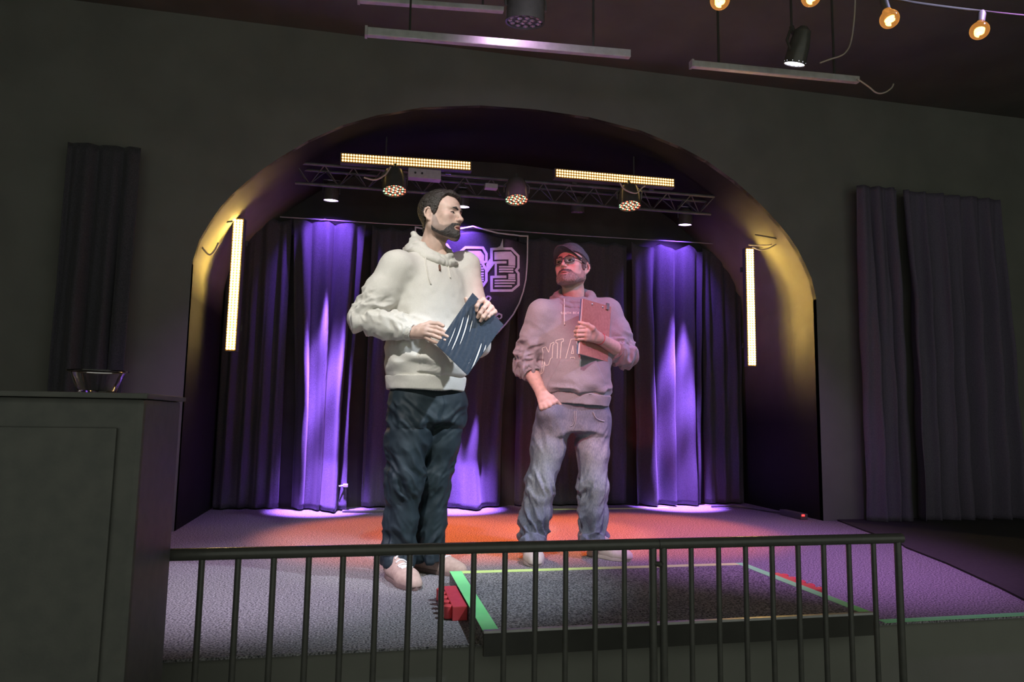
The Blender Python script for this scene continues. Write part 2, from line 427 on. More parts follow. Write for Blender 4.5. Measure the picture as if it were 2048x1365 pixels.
def six(mb):
    mb.band(pg((125, 440), (125, 355), (178, 311), (376, 315), (417, 385), (417, 470), (372, 488)), wband, Y0, Y1)
    mb.band(pg((372, 488), (417, 570), (417, 690), (350, 790), (180, 790), (125, 740), (125, 430)), wband, Y0, Y1)
    mb.prism(pg((160, 395), (195, 350), (350, 350), (390, 400), (390, 480), (330, 480), (310, 430), (240, 430), (240, 505), (160, 505)), Y0, Y1)
    mb.band(pg((262, 455), (262, 487), (372, 487)), wband*0.6, Y0, Y1)
    for x0, x1, y in ((160, 362, 518), (160, 385, 544), (160, 388, 572), (160, 235, 605), (310, 388, 605), (160, 235, 632), (310, 388, 632), (160, 235, 660), (310, 388, 660), (160, 388, 686), (160, 380, 714), (180, 355, 742)):
        mb.prism(pg((x0, y-9), (x1, y-9), (x1, y+9), (x0, y+9)), Y0, Y1)
    mb.prism(pg((257, 612), (286, 612), (286, 652), (257, 652)), Y0, Y1)
print_part('numeral', six)
def bolt(mb):
    mb.prism(pg((538, 316), (570, 300), (598, 218), (602, 318)), Y0, Y1)
    mb.prism(pg((415, 500), (455, 440), (505, 500), (432, 598), (420, 570)), Y0, Y1)
print_part('lightning_bolt', lambda mb: mb.prism(pg((415, 500), (455, 440), (505, 500), (432, 598), (420, 570)), Y0, Y1))
print_part('spike', lambda mb: mb.prism(pg((538, 316), (570, 300), (598, 218), (602, 318)), Y0, Y1))
def sword(mb, f=lambda p: p):
    def q(*uv): return [f(p) for p in pg(*uv)]
    mb.band(q((285, 815), (400, 940)), 0.016, Y0, Y1); mb.band(q((330, 800), (425, 920)), 0.016, Y0, Y1)
    mb.band(q((405, 950), (450, 915), (466, 890), (455, 872), (430, 868), (416, 886)), 0.012, Y0, Y1)
    for k in range(7):
        u, v = 432+k*15, 962+k*17
        mb.band(q((u, v+12), (u+26, v-10)), 0.007, Y0, Y1)
    mb.band(q((500, 1115), (560, 1065), (590, 1080), (590, 1105), (572, 1125)), 0.012, Y0, Y1)
    mb.prism(q((515, 1125), (540, 1100), (570, 1125), (550, 1145)), Y0, Y1)
print_part('sword', sword)
print_part('sword', lambda mb: sword(mb, mir))
def one(mb):
    mb.band([mir(p) for p in pg((474, 400), (540, 318), (710, 318), (778, 400), (778, 720), (710, 805), (540, 805), (474, 720))], wband, Y0, Y1, closed=True)
print_part('numeral', one)

# ------------------------------------------------------------------ truss
TY = 5.16
def tz(px, py): p = at(px, py, TY); return p
truss = empty('lighting_truss', (1.1, TY, 2.45), label='aluminium lighting truss hung across the stage arch', cat='truss')
xL, xR = -0.55, 2.78
zt, zb_ = 2.565, 2.435
for nm, dy, z in (('top_chord', 0.0, zt), ('top_chord', 0.14, zt), ('bottom_chord', 0.07, zb_)):
    MB().tube([(xL, TY+dy, z), (xR, TY+dy, z+0.02)], 0.012, 10).build(nm, M['truss'], truss, smooth=40)
nb = 16
for k in range(nb):
    xa = xL+(xR-xL)*k/nb; xb = xL+(xR-xL)*(k+0.5)/nb; xc = xL+(xR-xL)*(k+1)/nb
    for dy in (0.0, 0.14):
        MB().tube([(xa, TY+dy, zt+0.02*k/nb), (xb, TY+0.07, zb_+0.02*k/nb), (xc, TY+dy, zt+0.02*k/nb)], 0.005, 6).build('brace', M['truss'], truss)
for x in (0.1, 2.1):
    MB().tube([(x, TY+0.07, 2.58), (x, TY+0.07, 3.0 if x < 2 else 2.95)], 0.006, 6).build('drop_rod', M['black_metal'], truss)

# ------------------------------------------------------------------ LED bars
def led_bar(p0, p1, label, n=48, led='led_amber'):
    """pixel bar of 3 x n LEDs from p0 to p1, LEDs face the audience"""
    a, b = Vector(p0), Vector(p1); ax = (b-a).normalized(); L = (b-a).length
    face = Vector((-0.12, -1, 0)); face = (face-ax*face.dot(ax)).normalized(); sd = ax.cross(face).normalized()
    mid = (a+b)/2
    root = empty('led_bar', mid, label=label, cat='light bar', group='amber LED bars around the stage arch')
    root.matrix_basis = Matrix(((ax.x, sd.x, face.x, mid.x), (ax.y, sd.y, face.y, mid.y), (ax.z, sd.z, face.z, mid.z), (0, 0, 0, 1)))
    MB().box((-L/2-0.01, -0.040, -0.06), (L/2+0.01, 0.040, -0.004)).build('housing', M['black_plastic'], root, bevel=0.004, world=False)
    MB().box((-L/2-0.004, -0.034, -0.005), (L/2+0.004, 0.034, -0.002)).build('face_plate', M['led_face'], root, world=False)
    mb = MB(); step = L/n
    for i in range(n):
        for j in (-1, 0, 1):
            mb.lathe([(0.0072, 0.0), (0.0072, 0.003), (0.0001e-9, 0.006)], c=(-L/2+step*(i+0.5), j*0.0215, 0.0), n=8)
    g = mb.build('led_grid', M[led], root, world=False); g['kind'] = 'stuff'
    for s in (-1, 1):
        MB().box((s*L*0.33-0.02, -0.055, -0.075), (s*L*0.33+0.02, 0.055, -0.058)).build('bracket', M['black_metal'], root, world=False)
    return root
yb = 5.06
led_bar(at(683, 315, yb), at(941, 332, yb), 'horizontal amber LED bar on the left half of the truss', led='led_amber_low')
led_bar(at(1112, 346, yb), at(1348, 366, yb), 'horizontal amber LED bar on the right half of the truss', led='led_amber_low')
led_bar(at(460.5, 700, 5.2), at(477, 439, 5.2), 'upright amber LED bar by the left side of the arch')
led_bar(at(1504.5, 731, 5.2), at(1499.5, 498, 5.2), 'upright amber LED bar by the right side of the arch')

# boxes on the truss
b = at(849, 350, 5.05)
pb = empty('power_box', tuple(b), label='grey power box fixed to the truss under the left LED bar', cat='box')
MB().box((b[0]-0.120, b[1]-0.03, b[2]-0.036), (b[0]+0.120, b[1]+0.05, b[2]+0.036)).build('case', M['grey_box'], pb, bevel=0.006)
for dx in (-0.07, -0.02):
    MB().lathe([(0.008, 0), (0.008, 0.004)], c=(b[0]+dx, b[1]-0.030, b[2]), axis=(0, -1, 0), n=10).build('socket', M['rubber'], pb)
b = at(982, 374, 5.10)
o = MB().box((b[0]-0.048, b[1]-0.03, b[2]-0.018), (b[0]+0.048, b[1]+0.03, b[2]+0.018)).build('junction_box', M['grey_box'], bevel=0.004)
tag(o, 'small grey junction box on the truss above the middle par lamp', 'box')

# ------------------------------------------------------------------ LED par cans on the truss
def par_can(px, py, Y, aim, label, lit='rg', r=0.088, power=0, color=(1, .2, .05), angle=60, blend=0.5, group='LED par lamps on the truss', hang=False):
    c = Vector(at(px, py, Y)); d = (Vector(aim)-c).normalized()
    root = empty('par_lamp', c, label=label, cat='stage light', group=group)
    MB().lathe([(r*0.35, -0.17), (r*0.75, -0.15), (r*0.98, -0.08), (r*1.03, 0.0), (r*1.03, 0.012), (r*0.94, 0.012), (r*0.94, -0.004)], c=c, axis=d, n=28, capends=False).build('can', M['black_metal'], root, smooth=35)
    MB().lathe([(r*0.94, 0.0), (0, 0.0)], c=c, axis=d, n=28, capends=False).build('front_plate', M['black_plastic'], root)
    sx = d.cross(Vector((0, 0, 1))).normalized()
    MB().tube([c+sx*r*1.06-d*0.05, c+sx*r*1.08+Vector((0, 0, .10)), c+sx*0.03+Vector((0, 0, .16)), c-sx*0.03+Vector((0, 0, .16)), c-sx*r*1.08+Vector((0, 0, .10)), c-sx*r*1.06-d*0.05], 0.007, 6).build('yoke', M['black_metal'], root)
    MB().tube([c+Vector((0, 0, .15)), c+Vector((0, 0.02, .20))], 0.012, 8).build('clamp', M['black_metal'], root)
    e1 = d.orthogonal().normalized(); e2 = d.cross(e1)
    spots = [(0, 0)] + [(0.36*math.cos(a), 0.36*math.sin(a)) for a in np.arange(6)*math.pi/3+0.2] + [(0.72*math.cos(a), 0.72*math.sin(a)) for a in np.arange(12)*math.pi/6]
    if lit == 'rg':
        sets = {'red': MB(), 'green': MB()}
        for k, (u, v) in enumerate(spots):
            for q, nm in enumerate(('red', 'green')):
                off = (0.0075 if q else -0.0085)
                p = c+e1*(u*r*1.1+off)+e2*(v*r*1.1+off*0.6)+d*0.002
                sets[nm].lathe([(0.0070, 0), (0.0070, 0.003), (0, 0.006)], c=p, axis=d, n=7)
        g = sets['red'].build('led_cluster', M['led_red'], root); g['kind'] = 'stuff'; g['label'] = 'red diodes'
        g = sets['green'].build('led_cluster', M['led_green'], root); g['kind'] = 'stuff'; g['label'] = 'green diodes'
    else:
        mb = MB()
        for (u, v) in spots:
            mb.lathe([(0.0125, 0), (0.0125, 0.004), (0, 0.009)], c=c+e1*u*r*1.1+e2*v*r*1.1+d*0.002, axis=d, n=8)
        g = mb.build('led_cluster', M[lit], root); g['kind'] = 'stuff'
    if hang:
        MB().tube([c+Vector((0, 0.02, .19)), c+Vector((0, 0.02, 3.40-c.z))], 0.006, 6).build('drop_rod', M['crown'], root)
    if power:
        spot('par_beam_light', c+d*0.03, Vector(aim), color, power, angle, blend, 0.05, root)
    return root
OR = (1.0, 0.17, 0.025)
par_can(789, 380, 5.02, (0.30, 4.52, 0.0), 'LED par lamp with red and green diodes, left of the cream hoodie man', power=420, color=OR, angle=46, blend=0.5)
par_can(1033, 398, 5.02, (1.02, 4.52, 0.0), 'LED par lamp with red and green diodes between the two men', power=420, color=OR, angle=46, blend=0.5)
par_can(1259, 410, 5.02, (1.85, 4.52, 0.0), 'LED par lamp with red and green diodes right of the man in the cap', power=420, color=OR, angle=46, blend=0.5)

# ------------------------------------------------------------------ violet lamps at the drapes
def uv_lamp(px, py, Y, label, on=True):
    c = Vector(at(px, py, Y)); r = 0.056; d = Vector((0, 0.10, -1)).normalized()
    root = empty('violet_lamp', c, label=label, cat='stage light', group='violet lamps over the drapes')
    MB().lathe([(0.03, -0.14), (r*0.9, -0.12), (r*1.08, -0.05), (r*1.1, 0.006), (r*1.0, 0.006), (r*1.0, -0.01)], c=c, axis=d, n=24, capends=False).build('can', M['black_metal'], root, smooth=35)
    MB().lathe([(r, 0.0), (r*0.6, 0.006), (0, 0.008)], c=c, axis=d, n=24, capends=False).build('lens', M['lens_uv'] if on else M['lens_off'], root, smooth=60)
    MB().tube([c+Vector((-r*1.15, 0, 0.05)), c+Vector((-r*1.15, 0, 0.16)), c+Vector((r*1.15, 0, 0.16)), c+Vector((r*1.15, 0, 0.05))], 0.006, 6).build('yoke', M['black_metal'], root)
    if on:
        V_ = (0.27, 0.10, 1.0)
        spot('lamp_spill_light', c+d*0.02, c+Vector((0, 0.41, -0.42)), V_, 54, 92, 0.6, 0.03, root)
        spot('lamp_beam_light', c+d*0.02, (c.x+0.01, 5.735, 0), (0.34, 0.14, 1.0), 5200, 21, 0.85, 0.03, root)
    return root
uv_lamp(662, 400, 5.52, 'glowing violet lamp over the drape left of the man in the cream hoodie')
uv_lamp(925, 413, 5.52, 'glowing violet lamp just right of the forehead of the man in the cream hoodie')
uv_lamp(1155, 424, 5.52, 'unlit lamp with a speckled lens above the man in the cap', on=False)
uv_lamp(1370, 449, 5.52, 'glowing violet lamp over the drape at the right of the stage')

# ------------------------------------------------------------------ cables around truss and arch
def cable(name, pts, r, label, m='cable', sub=6):
    P = [Vector(p) for p in pts]; out = []
    for i in range(len(P)-1):
        p0, p1, p2, p3 = P[max(0, i-1)], P[i], P[i+1], P[min(len(P)-1, i+2)]
        for s_ in range(sub):
            t = s_/sub
            out.append(0.5*((2*p1)+(-p0+p2)*t+(2*p0-5*p1+4*p2-p3)*t*t+(-p0+3*p1-3*p2+p3)*t**3))
    out.append(P[-1])
    o = MB().tube(out, r, 6).build(name, M[m], smooth=60)
    return tag(o, label, 'cable')
def pxs(Y, *l): return [at(x, y, Y) for x, y in l]
cable('loose_cable', pxs(4.90, (781, 334), (770, 350), (750, 360), (728, 355)), 0.006, 'cable loop drooping under the left LED bar', 'pale_cable')
cable('loose_cable', pxs(4.90, (1240, 366), (1248, 378), (1262, 385), (1274, 386), (1284, 376), (1290, 372)), 0.006, 'cable loop drooping under the right LED bar', 'pale_cable')
cable('loose_cable', pxs(5.10, (466, 443), (440, 446), (412, 450), (380, 452)), 0.007, 'black cable from the left upright LED bar to the arch')
cable('loose_cable', pxs(4.92, (395, 474), (405, 496), (419, 510), (430, 500), (437, 486)), 0.007, 'bent cable hanging on the left curve of the arch', 'pale_cable')
cable('loose_cable', pxs(5.05, (1497, 490), (1530, 491), (1560, 487), (1588, 482)), 0.006, 'upper cable from the right upright LED bar to the arch', 'pale_cable')
cable('loose_cable', pxs(5.00, (1505, 494), (1520, 500), (1535, 498), (1556, 488), (1592, 478)), 0.006, 'sagging cable from the right upright LED bar to the arch', 'pale_cable')
cable('loose_cable', pxs(4.95, (1510, 470), (1535, 474), (1565, 480), (1595, 486)), 0.006, 'black cable crossing the top of the right arch curve')

# ------------------------------------------------------------------ platform with green tape
PX0, PX1, PYF, PYB, PZ = 0.405, 1.835, 2.40, 3.18, 0.055
plat = empty('stage_platform', ((PX0+PX1)/2, PYF, 0), label='low carpeted platform edged with green tape at the front of the stage', cat='platform')
MB().box((PX0, PYF-0.10, 0.0005), (PX1, PYB, PZ)).build('deck', M['carpet'], plat)
MB().box((PX0, PYF-0.115, -0.02), (PX1, PYF-0.10, PZ-0.005)).build('front_trim', M['crown'], plat)
MB().box((PX0, PYF-0.116, PZ-0.004), (PX1, PYF-0.1, PZ+0.004)).build('front_edge', M['alu'], plat)
MB().box((PX0-0.001, PYF-0.098, PZ), (PX0+0.052, PYB, PZ+0.0012)).build('edge_tape', M['tape'], plat)
MB().box((PX1-0.045, PYF-0.098, PZ), (PX1+0.001, PYB, PZ+0.0012)).build('edge_tape', M['tape'], plat)
MB().box((PX0+0.0525, PYB-0.045, PZ), (PX1-0.0455, PYB, PZ+0.0012)).build('edge_tape', M['tape_lime'], plat)
o = MB().box((1.93, STAGE_FRONT+0.002, 0.0), (5.1, STAGE_FRONT+0.040, 0.0015)).build('tape_strip', M['tape'])
tag(o, 'green tape along the front edge of the stage on the right', 'tape')
o = MB().box((1.55, 5.60, 0.0), (2.55, 5.64, 0.004)).build('tape_strip', M['tape_lime'])
tag(o, 'thin lime strip on the floor behind the feet of the man in the cap', 'tape')
# red toothed bumpers at the platform sides
def bumper(x, y0, y1, side, label):
    root = empty('toothed_bumper', (x, y0, 0), label=label, cat='bumper', group='red toothed bumpers')
    a, b = (x-0.055, x) if side < 0 else (x, x+0.055)
    MB().box((a, y0, 0.0), (b, y1, 0.05)).build('block', M['red_plastic'], root, bevel=0.003)
    n = int((y1-y0)/0.055)
    for k in range(n):
        yy = y0+(k+0.5)*(y1-y0)/n
        xc = a-0.012 if side < 0 else b+0.012
        MB().lathe([(0.017, 0.004), (0.017, 0.046), (0.012, 0.05)], c=(xc, yy, 0), n=14).build('tooth', M['red_plastic'], root, smooth=40)
    return root
bumper(PX0-0.003, 2.62, 2.94, -1, 'red toothed plastic bumper against the left side of the platform')
bumper(PX1+0.003, 2.66, 2.98, 1, 'red bumper half hidden behind the right side of the platform')

# flat black sheet on the right of the stage
o = MB().prism([(3.55, 4.79), (3.40, 4.30), (3.29, 3.86), (3.20, 3.70), (3.06, 3.25), (2.86, 2.75), (2.70, 2.40), (5.1, 2.40), (5.1, 4.79)], 0.0, 0.010, 'xy').build('black_sheet', M['rubber'])
tag(o, 'flat black sheet on the stage floor at the right', 'mat')

# power strip, cable bundle, plug
b = at(1632, 1026, 4.85); px_ = 3.32
ps = empty('power_strip', (px_, 5.0, 0), label='black power strip with a red light by the right foot of the arch', cat='power strip')
MB().box((px_-0.03, 4.86, 0.0), (px_+0.03, 5.14, 0.045)).build('body', M['black_plastic'], ps, bevel=0.005)
MB().box((px_-0.022, 4.852, 0.028), (px_-0.002, 4.8615, 0.040)).build('switch', mat('red_pilot', (1, .05, .05), .3, emit=(1, .03, .03), estr=4), ps)
cable('cable_bundle', [(2.95, 5.62, 0.012), (3.05, 5.56, 0.02), (3.16, 5.58, 0.016), (3.25, 5.50, 0.012), (3.30, 5.30, 0.012), (3.33, 5.14, 0.02)], 0.011, 'black cable running along the floor at the back right corner')
cable('floor_cable', [(-0.12, 5.60, 0.010), (0.02, 5.56, 0.010), (0.15, 5.58, 0.010), (0.28, 5.55, 0.010)], 0.010, 'cable on the floor left of the legs of the man in the cream hoodie')
c = at(691, 972, 5.70)
pl = empty('wall_plug', (c[0], 5.72, c[2]), label='small white plug at the foot of the left violet drape', cat='plug')
MB().box((c[0]-0.018, 5.69, c[2]-0.012), (c[0]+0.018, 5.73, c[2]+0.012)).build('body', M['white_plastic'], pl, bevel=0.004)
MB().tube([(c[0]-0.018, 5.71, c[2]), (c[0]-0.05, 5.71, c[2]-0.005)], 0.006, 6).build('cord', M['white_plastic'], pl)
MB().tube([(c[0], 5.72, c[2]-0.012), (c[0]+0.01, 5.71, 0.006)], 0.006, 6).build('cord', M['cable'], pl)

# ------------------------------------------------------------------ crowd barrier
BYY = 2.08; RZ = 0.372; FZ = -0.745
def barrier(x0, x1, xs, label, hook):
    root = empty('crowd_barrier', ((x0+x1)/2, BYY, FZ), label=label, cat='barrier', group='black steel barriers in front of the stage')
    rr = 0.0165
    MB().tube([(x0-rr, BYY, RZ-rr), (x1+rr, BYY, RZ-rr)], rr, 14).build('top_rail', M['black_metal'], root, smooth=50)
    for x in (x0, x1):
        MB().tube([(x, BYY, FZ+0.18), (x, BYY, RZ-rr)], 0.012, 10).build('post', M['black_metal'], root, smooth=50)
    MB().tube([(x0, BYY, FZ+0.20), (x1, BYY, FZ+0.20)], 0.014, 10).build('bottom_rail', M['black_metal'], root, smooth=50)
    for x in xs:
        MB().tube([(x, BYY, FZ+0.20), (x, BYY, RZ-rr)], 0.0085, 8).build('bar', M['black_metal'], root, smooth=50)
    for x in (x0+0.25, x1-0.25):
        MB().tube([(x, BYY-0.30, FZ+0.012), (x, BYY-0.05, FZ+0.19), (x, BYY+0.05, FZ+0.19), (x, BYY+0.20, FZ+0.012)], 0.012, 8).build('foot', M['black_metal'], root, smooth=50)
    if hook:
        MB().tube([(x1, BYY, RZ-0.075), (x1+0.016, BYY-0.02, RZ-0.075), (x1+0.030, BYY, RZ-0.075), (x1+0.030, BYY, RZ-0.12)], 0.008, 8).build('hook', M['black_metal'], root, smooth=50)
    return root
_px = [326, 399, 469, 537, 606, 673, 742, 809, 877, 939, 1000, 1061, 1124, 1187, 1247]
_xs = [float(at(p, 1180, BYY)[0]) for p in _px]
xj = float(at(1306, 1180, BYY)[0])
barrier(_xs[0]-0.10, xj, [_xs[0]+(xj-_xs[0])*k/15.0 for k in range(0, 15)], 'black steel crowd barrier in front of the two men', True)
xa, xb2 = xj+0.0345, float(at(1799, 1180, BYY)[0])
barrier(xa, xb2, [xa+(xb2-xa)*k/9.0 for k in range(1, 9)], 'black steel crowd barrier on the right half of the stage front', False)

# ------------------------------------------------------------------ tall cabinet with glass bowl (left foreground)
cab = empty('tall_cabinet', (-0.85, 1.9, FZ), label='tall black cabinet in the left foreground', cat='cabinet')
MB().box((-1.25, 1.70, FZ), (-0.475, 2.02, 0.765)).build('body', M['black_plastic'], cab, bevel=0.012)
MB().box((-1.20, 1.690, FZ+0.08), (-0.525, 1.7005, 0.70)).build('front_panel', M['black_plastic'], cab, bevel=0.003)
MB().box((-1.27, 1.68, 0.765), (-0.465, 2.03, 0.777)).build('top_board', M['black_plastic'], cab, bevel=0.003)
bx, by_, bz0 = -0.628, 1.86, 0.7775
gl = bpy.data.materials.new('clear_glass'); gl.use_nodes = True
_b = gl.node_tree.nodes['Principled BSDF']; _b.inputs['Transmission Weight'].default_value = 1.0; _b.inputs['Roughness'].default_value = 0.05; _b.inputs['Base Color'].default_value = (0.9, 0.88, 0.9, 1)
bowl = MB().lathe([(0.0, 0.0), (0.034, 0.0), (0.040, 0.004), (0.050, 0.028), (0.058, 0.050), (0.0665, 0.053), (0.0665, 0.056), (0.055, 0.054), (0.046, 0.030), (0.037, 0.009), (0.0, 0.007)], c=(bx, by_, bz0), n=36, capends=False).build('glass_bowl', gl, smooth=50)
tag(bowl, 'clear glass bowl standing on the black cabinet at the left', 'bowl')
spot('side_red_light', (-0.30, 2.9, 2.2), (bx+0.05, by_, 0.8), (1.0, 0.3, 0.25), 14, 12, 0.5, 0.03)

# ------------------------------------------------------------------ overhead beams, front lamps, festoon bulbs
bm_ = []
def beam(p0, p1, h, d, label):
    a, b = Vector(p0), Vector(p1); b.y = a.y
    root = empty('ceiling_beam', (a+b)/2, label=label, cat='beam', group='pale beams under the ceiling')
    MB().prism([(a.x, a.z-h/2), (b.x, b.z-h/2), (b.x, b.z+h/2), (a.x, a.z+h/2)], a.y, a.y+d).build('profile', M['beam'], root, bevel=0.004)
    MB().box((a.x-0.012, a.y-0.004, a.z-h/2-0.003), (a.x, a.y+d+0.004, a.z+h/2+0.003)).build('end_cap', M['grey_box'], root)
    for t in (0.15, 0.85):
        p = a+(b-a)*t
        MB().tube([(p.x, a.y+d/2, p.z+h/2-0.002), (p.x, a.y+d/2, 3.40)], 0.006, 6).build('hanger', M['crown'], root)
    return root
beam(at(735, 61, 3.2), at(1262, 106, 3.2), 0.040, 0.03, 'pale beam behind the round dark lamp at the top')
beam(at(1388, 126, 3.2), at(1720, 158, 3.2), 0.034, 0.03, 'dim purple beam at the upper right')
beam(at(720, -4, 3.3), at(1008, 17, 3.3), 0.026, 0.03, 'short white beam at the top edge of the photo')
c1 = Vector(at(1050, 46, 3.0))
o = par_can(1050, 40, 2.86, (0.62, 3.35, 0.0), 'round dark lamp hanging in front of the pale beam at the top', lit='lens_off', r=0.085, group='lamps over the stage front', hang=True)
fl_ = spot('beam_wash_light', (c1.x-0.05, 3.06, c1.z+0.13), (c1.x-0.02, 3.20, c1.z-0.03), (0.95, 0.55, 1.0), 5.0, 150, 0.9, 0.02, o)
spot('beam_wash_light', (0.55, 2.2, 2.2), (0.9, 3.2, 2.6), (0.75, 0.62, 0.85), 9, 60, 0.9, 0.05)
M['lens_cool'] = mat('cool_white_lens', (0.9, 0.9, 1), 0.3, emit=(0.80, 0.78, 1.0), estr=6)
par_can(1590, 124, 3.0, (1.80, 3.90, 0.0), 'lamp with bright cool white diodes at the upper right', lit='lens_cool', r=0.052, power=55, color=(0.70, 0.35, 1.0), angle=62, blend=0.8, group='lamps over the stage front', hang=True)
cable('hanging_cable', pxs(3.19, (1640, 126), (1662, 118), (1678, 113), (1690, 106), (1700, 90), (1706, 60), (1710, 10), (1712, -90)), 0.004, 'thin bright cable beside the cool white lamp', 'pale_cable')
cable('hanging_cable', pxs(3.19, (1715, 158), (1738, 174), (1750, 184), (1760, 187), (1772, 184), (1783, 176), (1787, 168)), 0.004, 'curved cable end hanging below the upper right lamp', 'pale_cable')
M['amber_glass'] = bpy.data.materials.new('amber_glass'); M['amber_glass'].use_nodes = True
_b = M['amber_glass'].node_tree.nodes['Principled BSDF']
_b.inputs['Transmission Weight'].default_value = 1.0; _b.inputs['Roughness'].default_value = 0.12; _b.inputs['Base Color'].default_value = (1.0, 0.68, 0.28, 1); _b.inputs['IOR'].default_value = 1.25; _b.inputs['Emission Color'].default_value = (1.0, 0.42, 0.10, 1); _b.inputs['Emission Strength'].default_value = 0.22
M['filament'] = mat('glowing_filament', (1, .7, .3), .5, emit=(1.0, 0.50, 0.14), estr=10)
def bulb(px, py, Y, label, tilt):
    c = Vector(at(px, py, Y)); ax = Vector((math.sin(tilt), 0.1, math.cos(tilt))).normalized()
    root = empty('festoon_bulb', c, label=label, cat='light bulb', group='amber festoon bulbs')
    r = 0.037
    prof = [(0.0, -r)] + [(r*math.sin(a), -r*math.cos(a)) for a in np.linspace(0.25, 2.55, 14)] + [(0.013, r*1.25)]
    MB().lathe(prof, c=c, axis=ax, n=24, capends=False).build('globe', M['amber_glass'], root, smooth=80)
    MB().lathe([(0.0155, r*1.15), (0.016, r*2.3), (0.010, r*2.7)], c=c, axis=ax, n=16).build('socket', M['black_plastic'], root, smooth=40)
    e = ax.orthogonal().normalized(); f = ax.cross(e)
    MB().tube([c+e*0.012*math.cos(t*2.6)+f*0.012*math.sin(t*2.6)+ax*(-0.014+0.009*t/2.2) for t in np.linspace(0, 5, 26)], 0.0040, 6).build('filament', M['filament'], root)
    return root, c+ax*r*2.7
bl = [bulb(1440, 0, 2.3, 'amber bulb cut by the top edge right of the pale beam', 0.1), bulb(1622, -6, 2.3, 'amber bulb barely showing at the top edge', 0.0),
      bulb(1779, 38, 2.3, 'amber bulb hanging above the cool white lamp', -0.2), bulb(1959, 61, 2.3, 'amber bulb nearest the top right corner', 0.3)]
pts = [at(1180, -60, 2.3)]+[b_[1] for b_ in bl]+[at(2140, 40, 2.3)]
cable('festoon_wire', pts, 0.005, 'black wire the amber festoon bulbs hang from', 'crown')
# ================================================================== sculpting: blended volumes -> one surface
f32 = np.float32
def vnoise(P, scale, seed=0):
    """smooth value noise in -1..1 at points P (n,3)"""
    Q = P*scale + (seed*17.31+3.7)
    I = np.floor(Q).astype(np.int64); f = Q-I; f = f*f*(3-2*f)
    def h(a, b, c):
        n = (a*374761393 + b*668265263 + c*2147483647 + seed*144665) & 0x7fffffff
        n = ((n ^ (n >> 13))*1274126177) & 0x7fffffff
        n = (n ^ (n >> 16)) & 0xffff
        return n/32767.5-1.0
    i, j, k = I[:, 0], I[:, 1], I[:, 2]; x, y, z = f[:, 0], f[:, 1], f[:, 2]
    r = 0
    for a in (0, 1):
        for b in (0, 1):
            for c in (0, 1):
                r = r + (x if a else 1-x)*(y if b else 1-y)*(z if c else 1-z)*h(i+a, j+b, k+c)
    return r

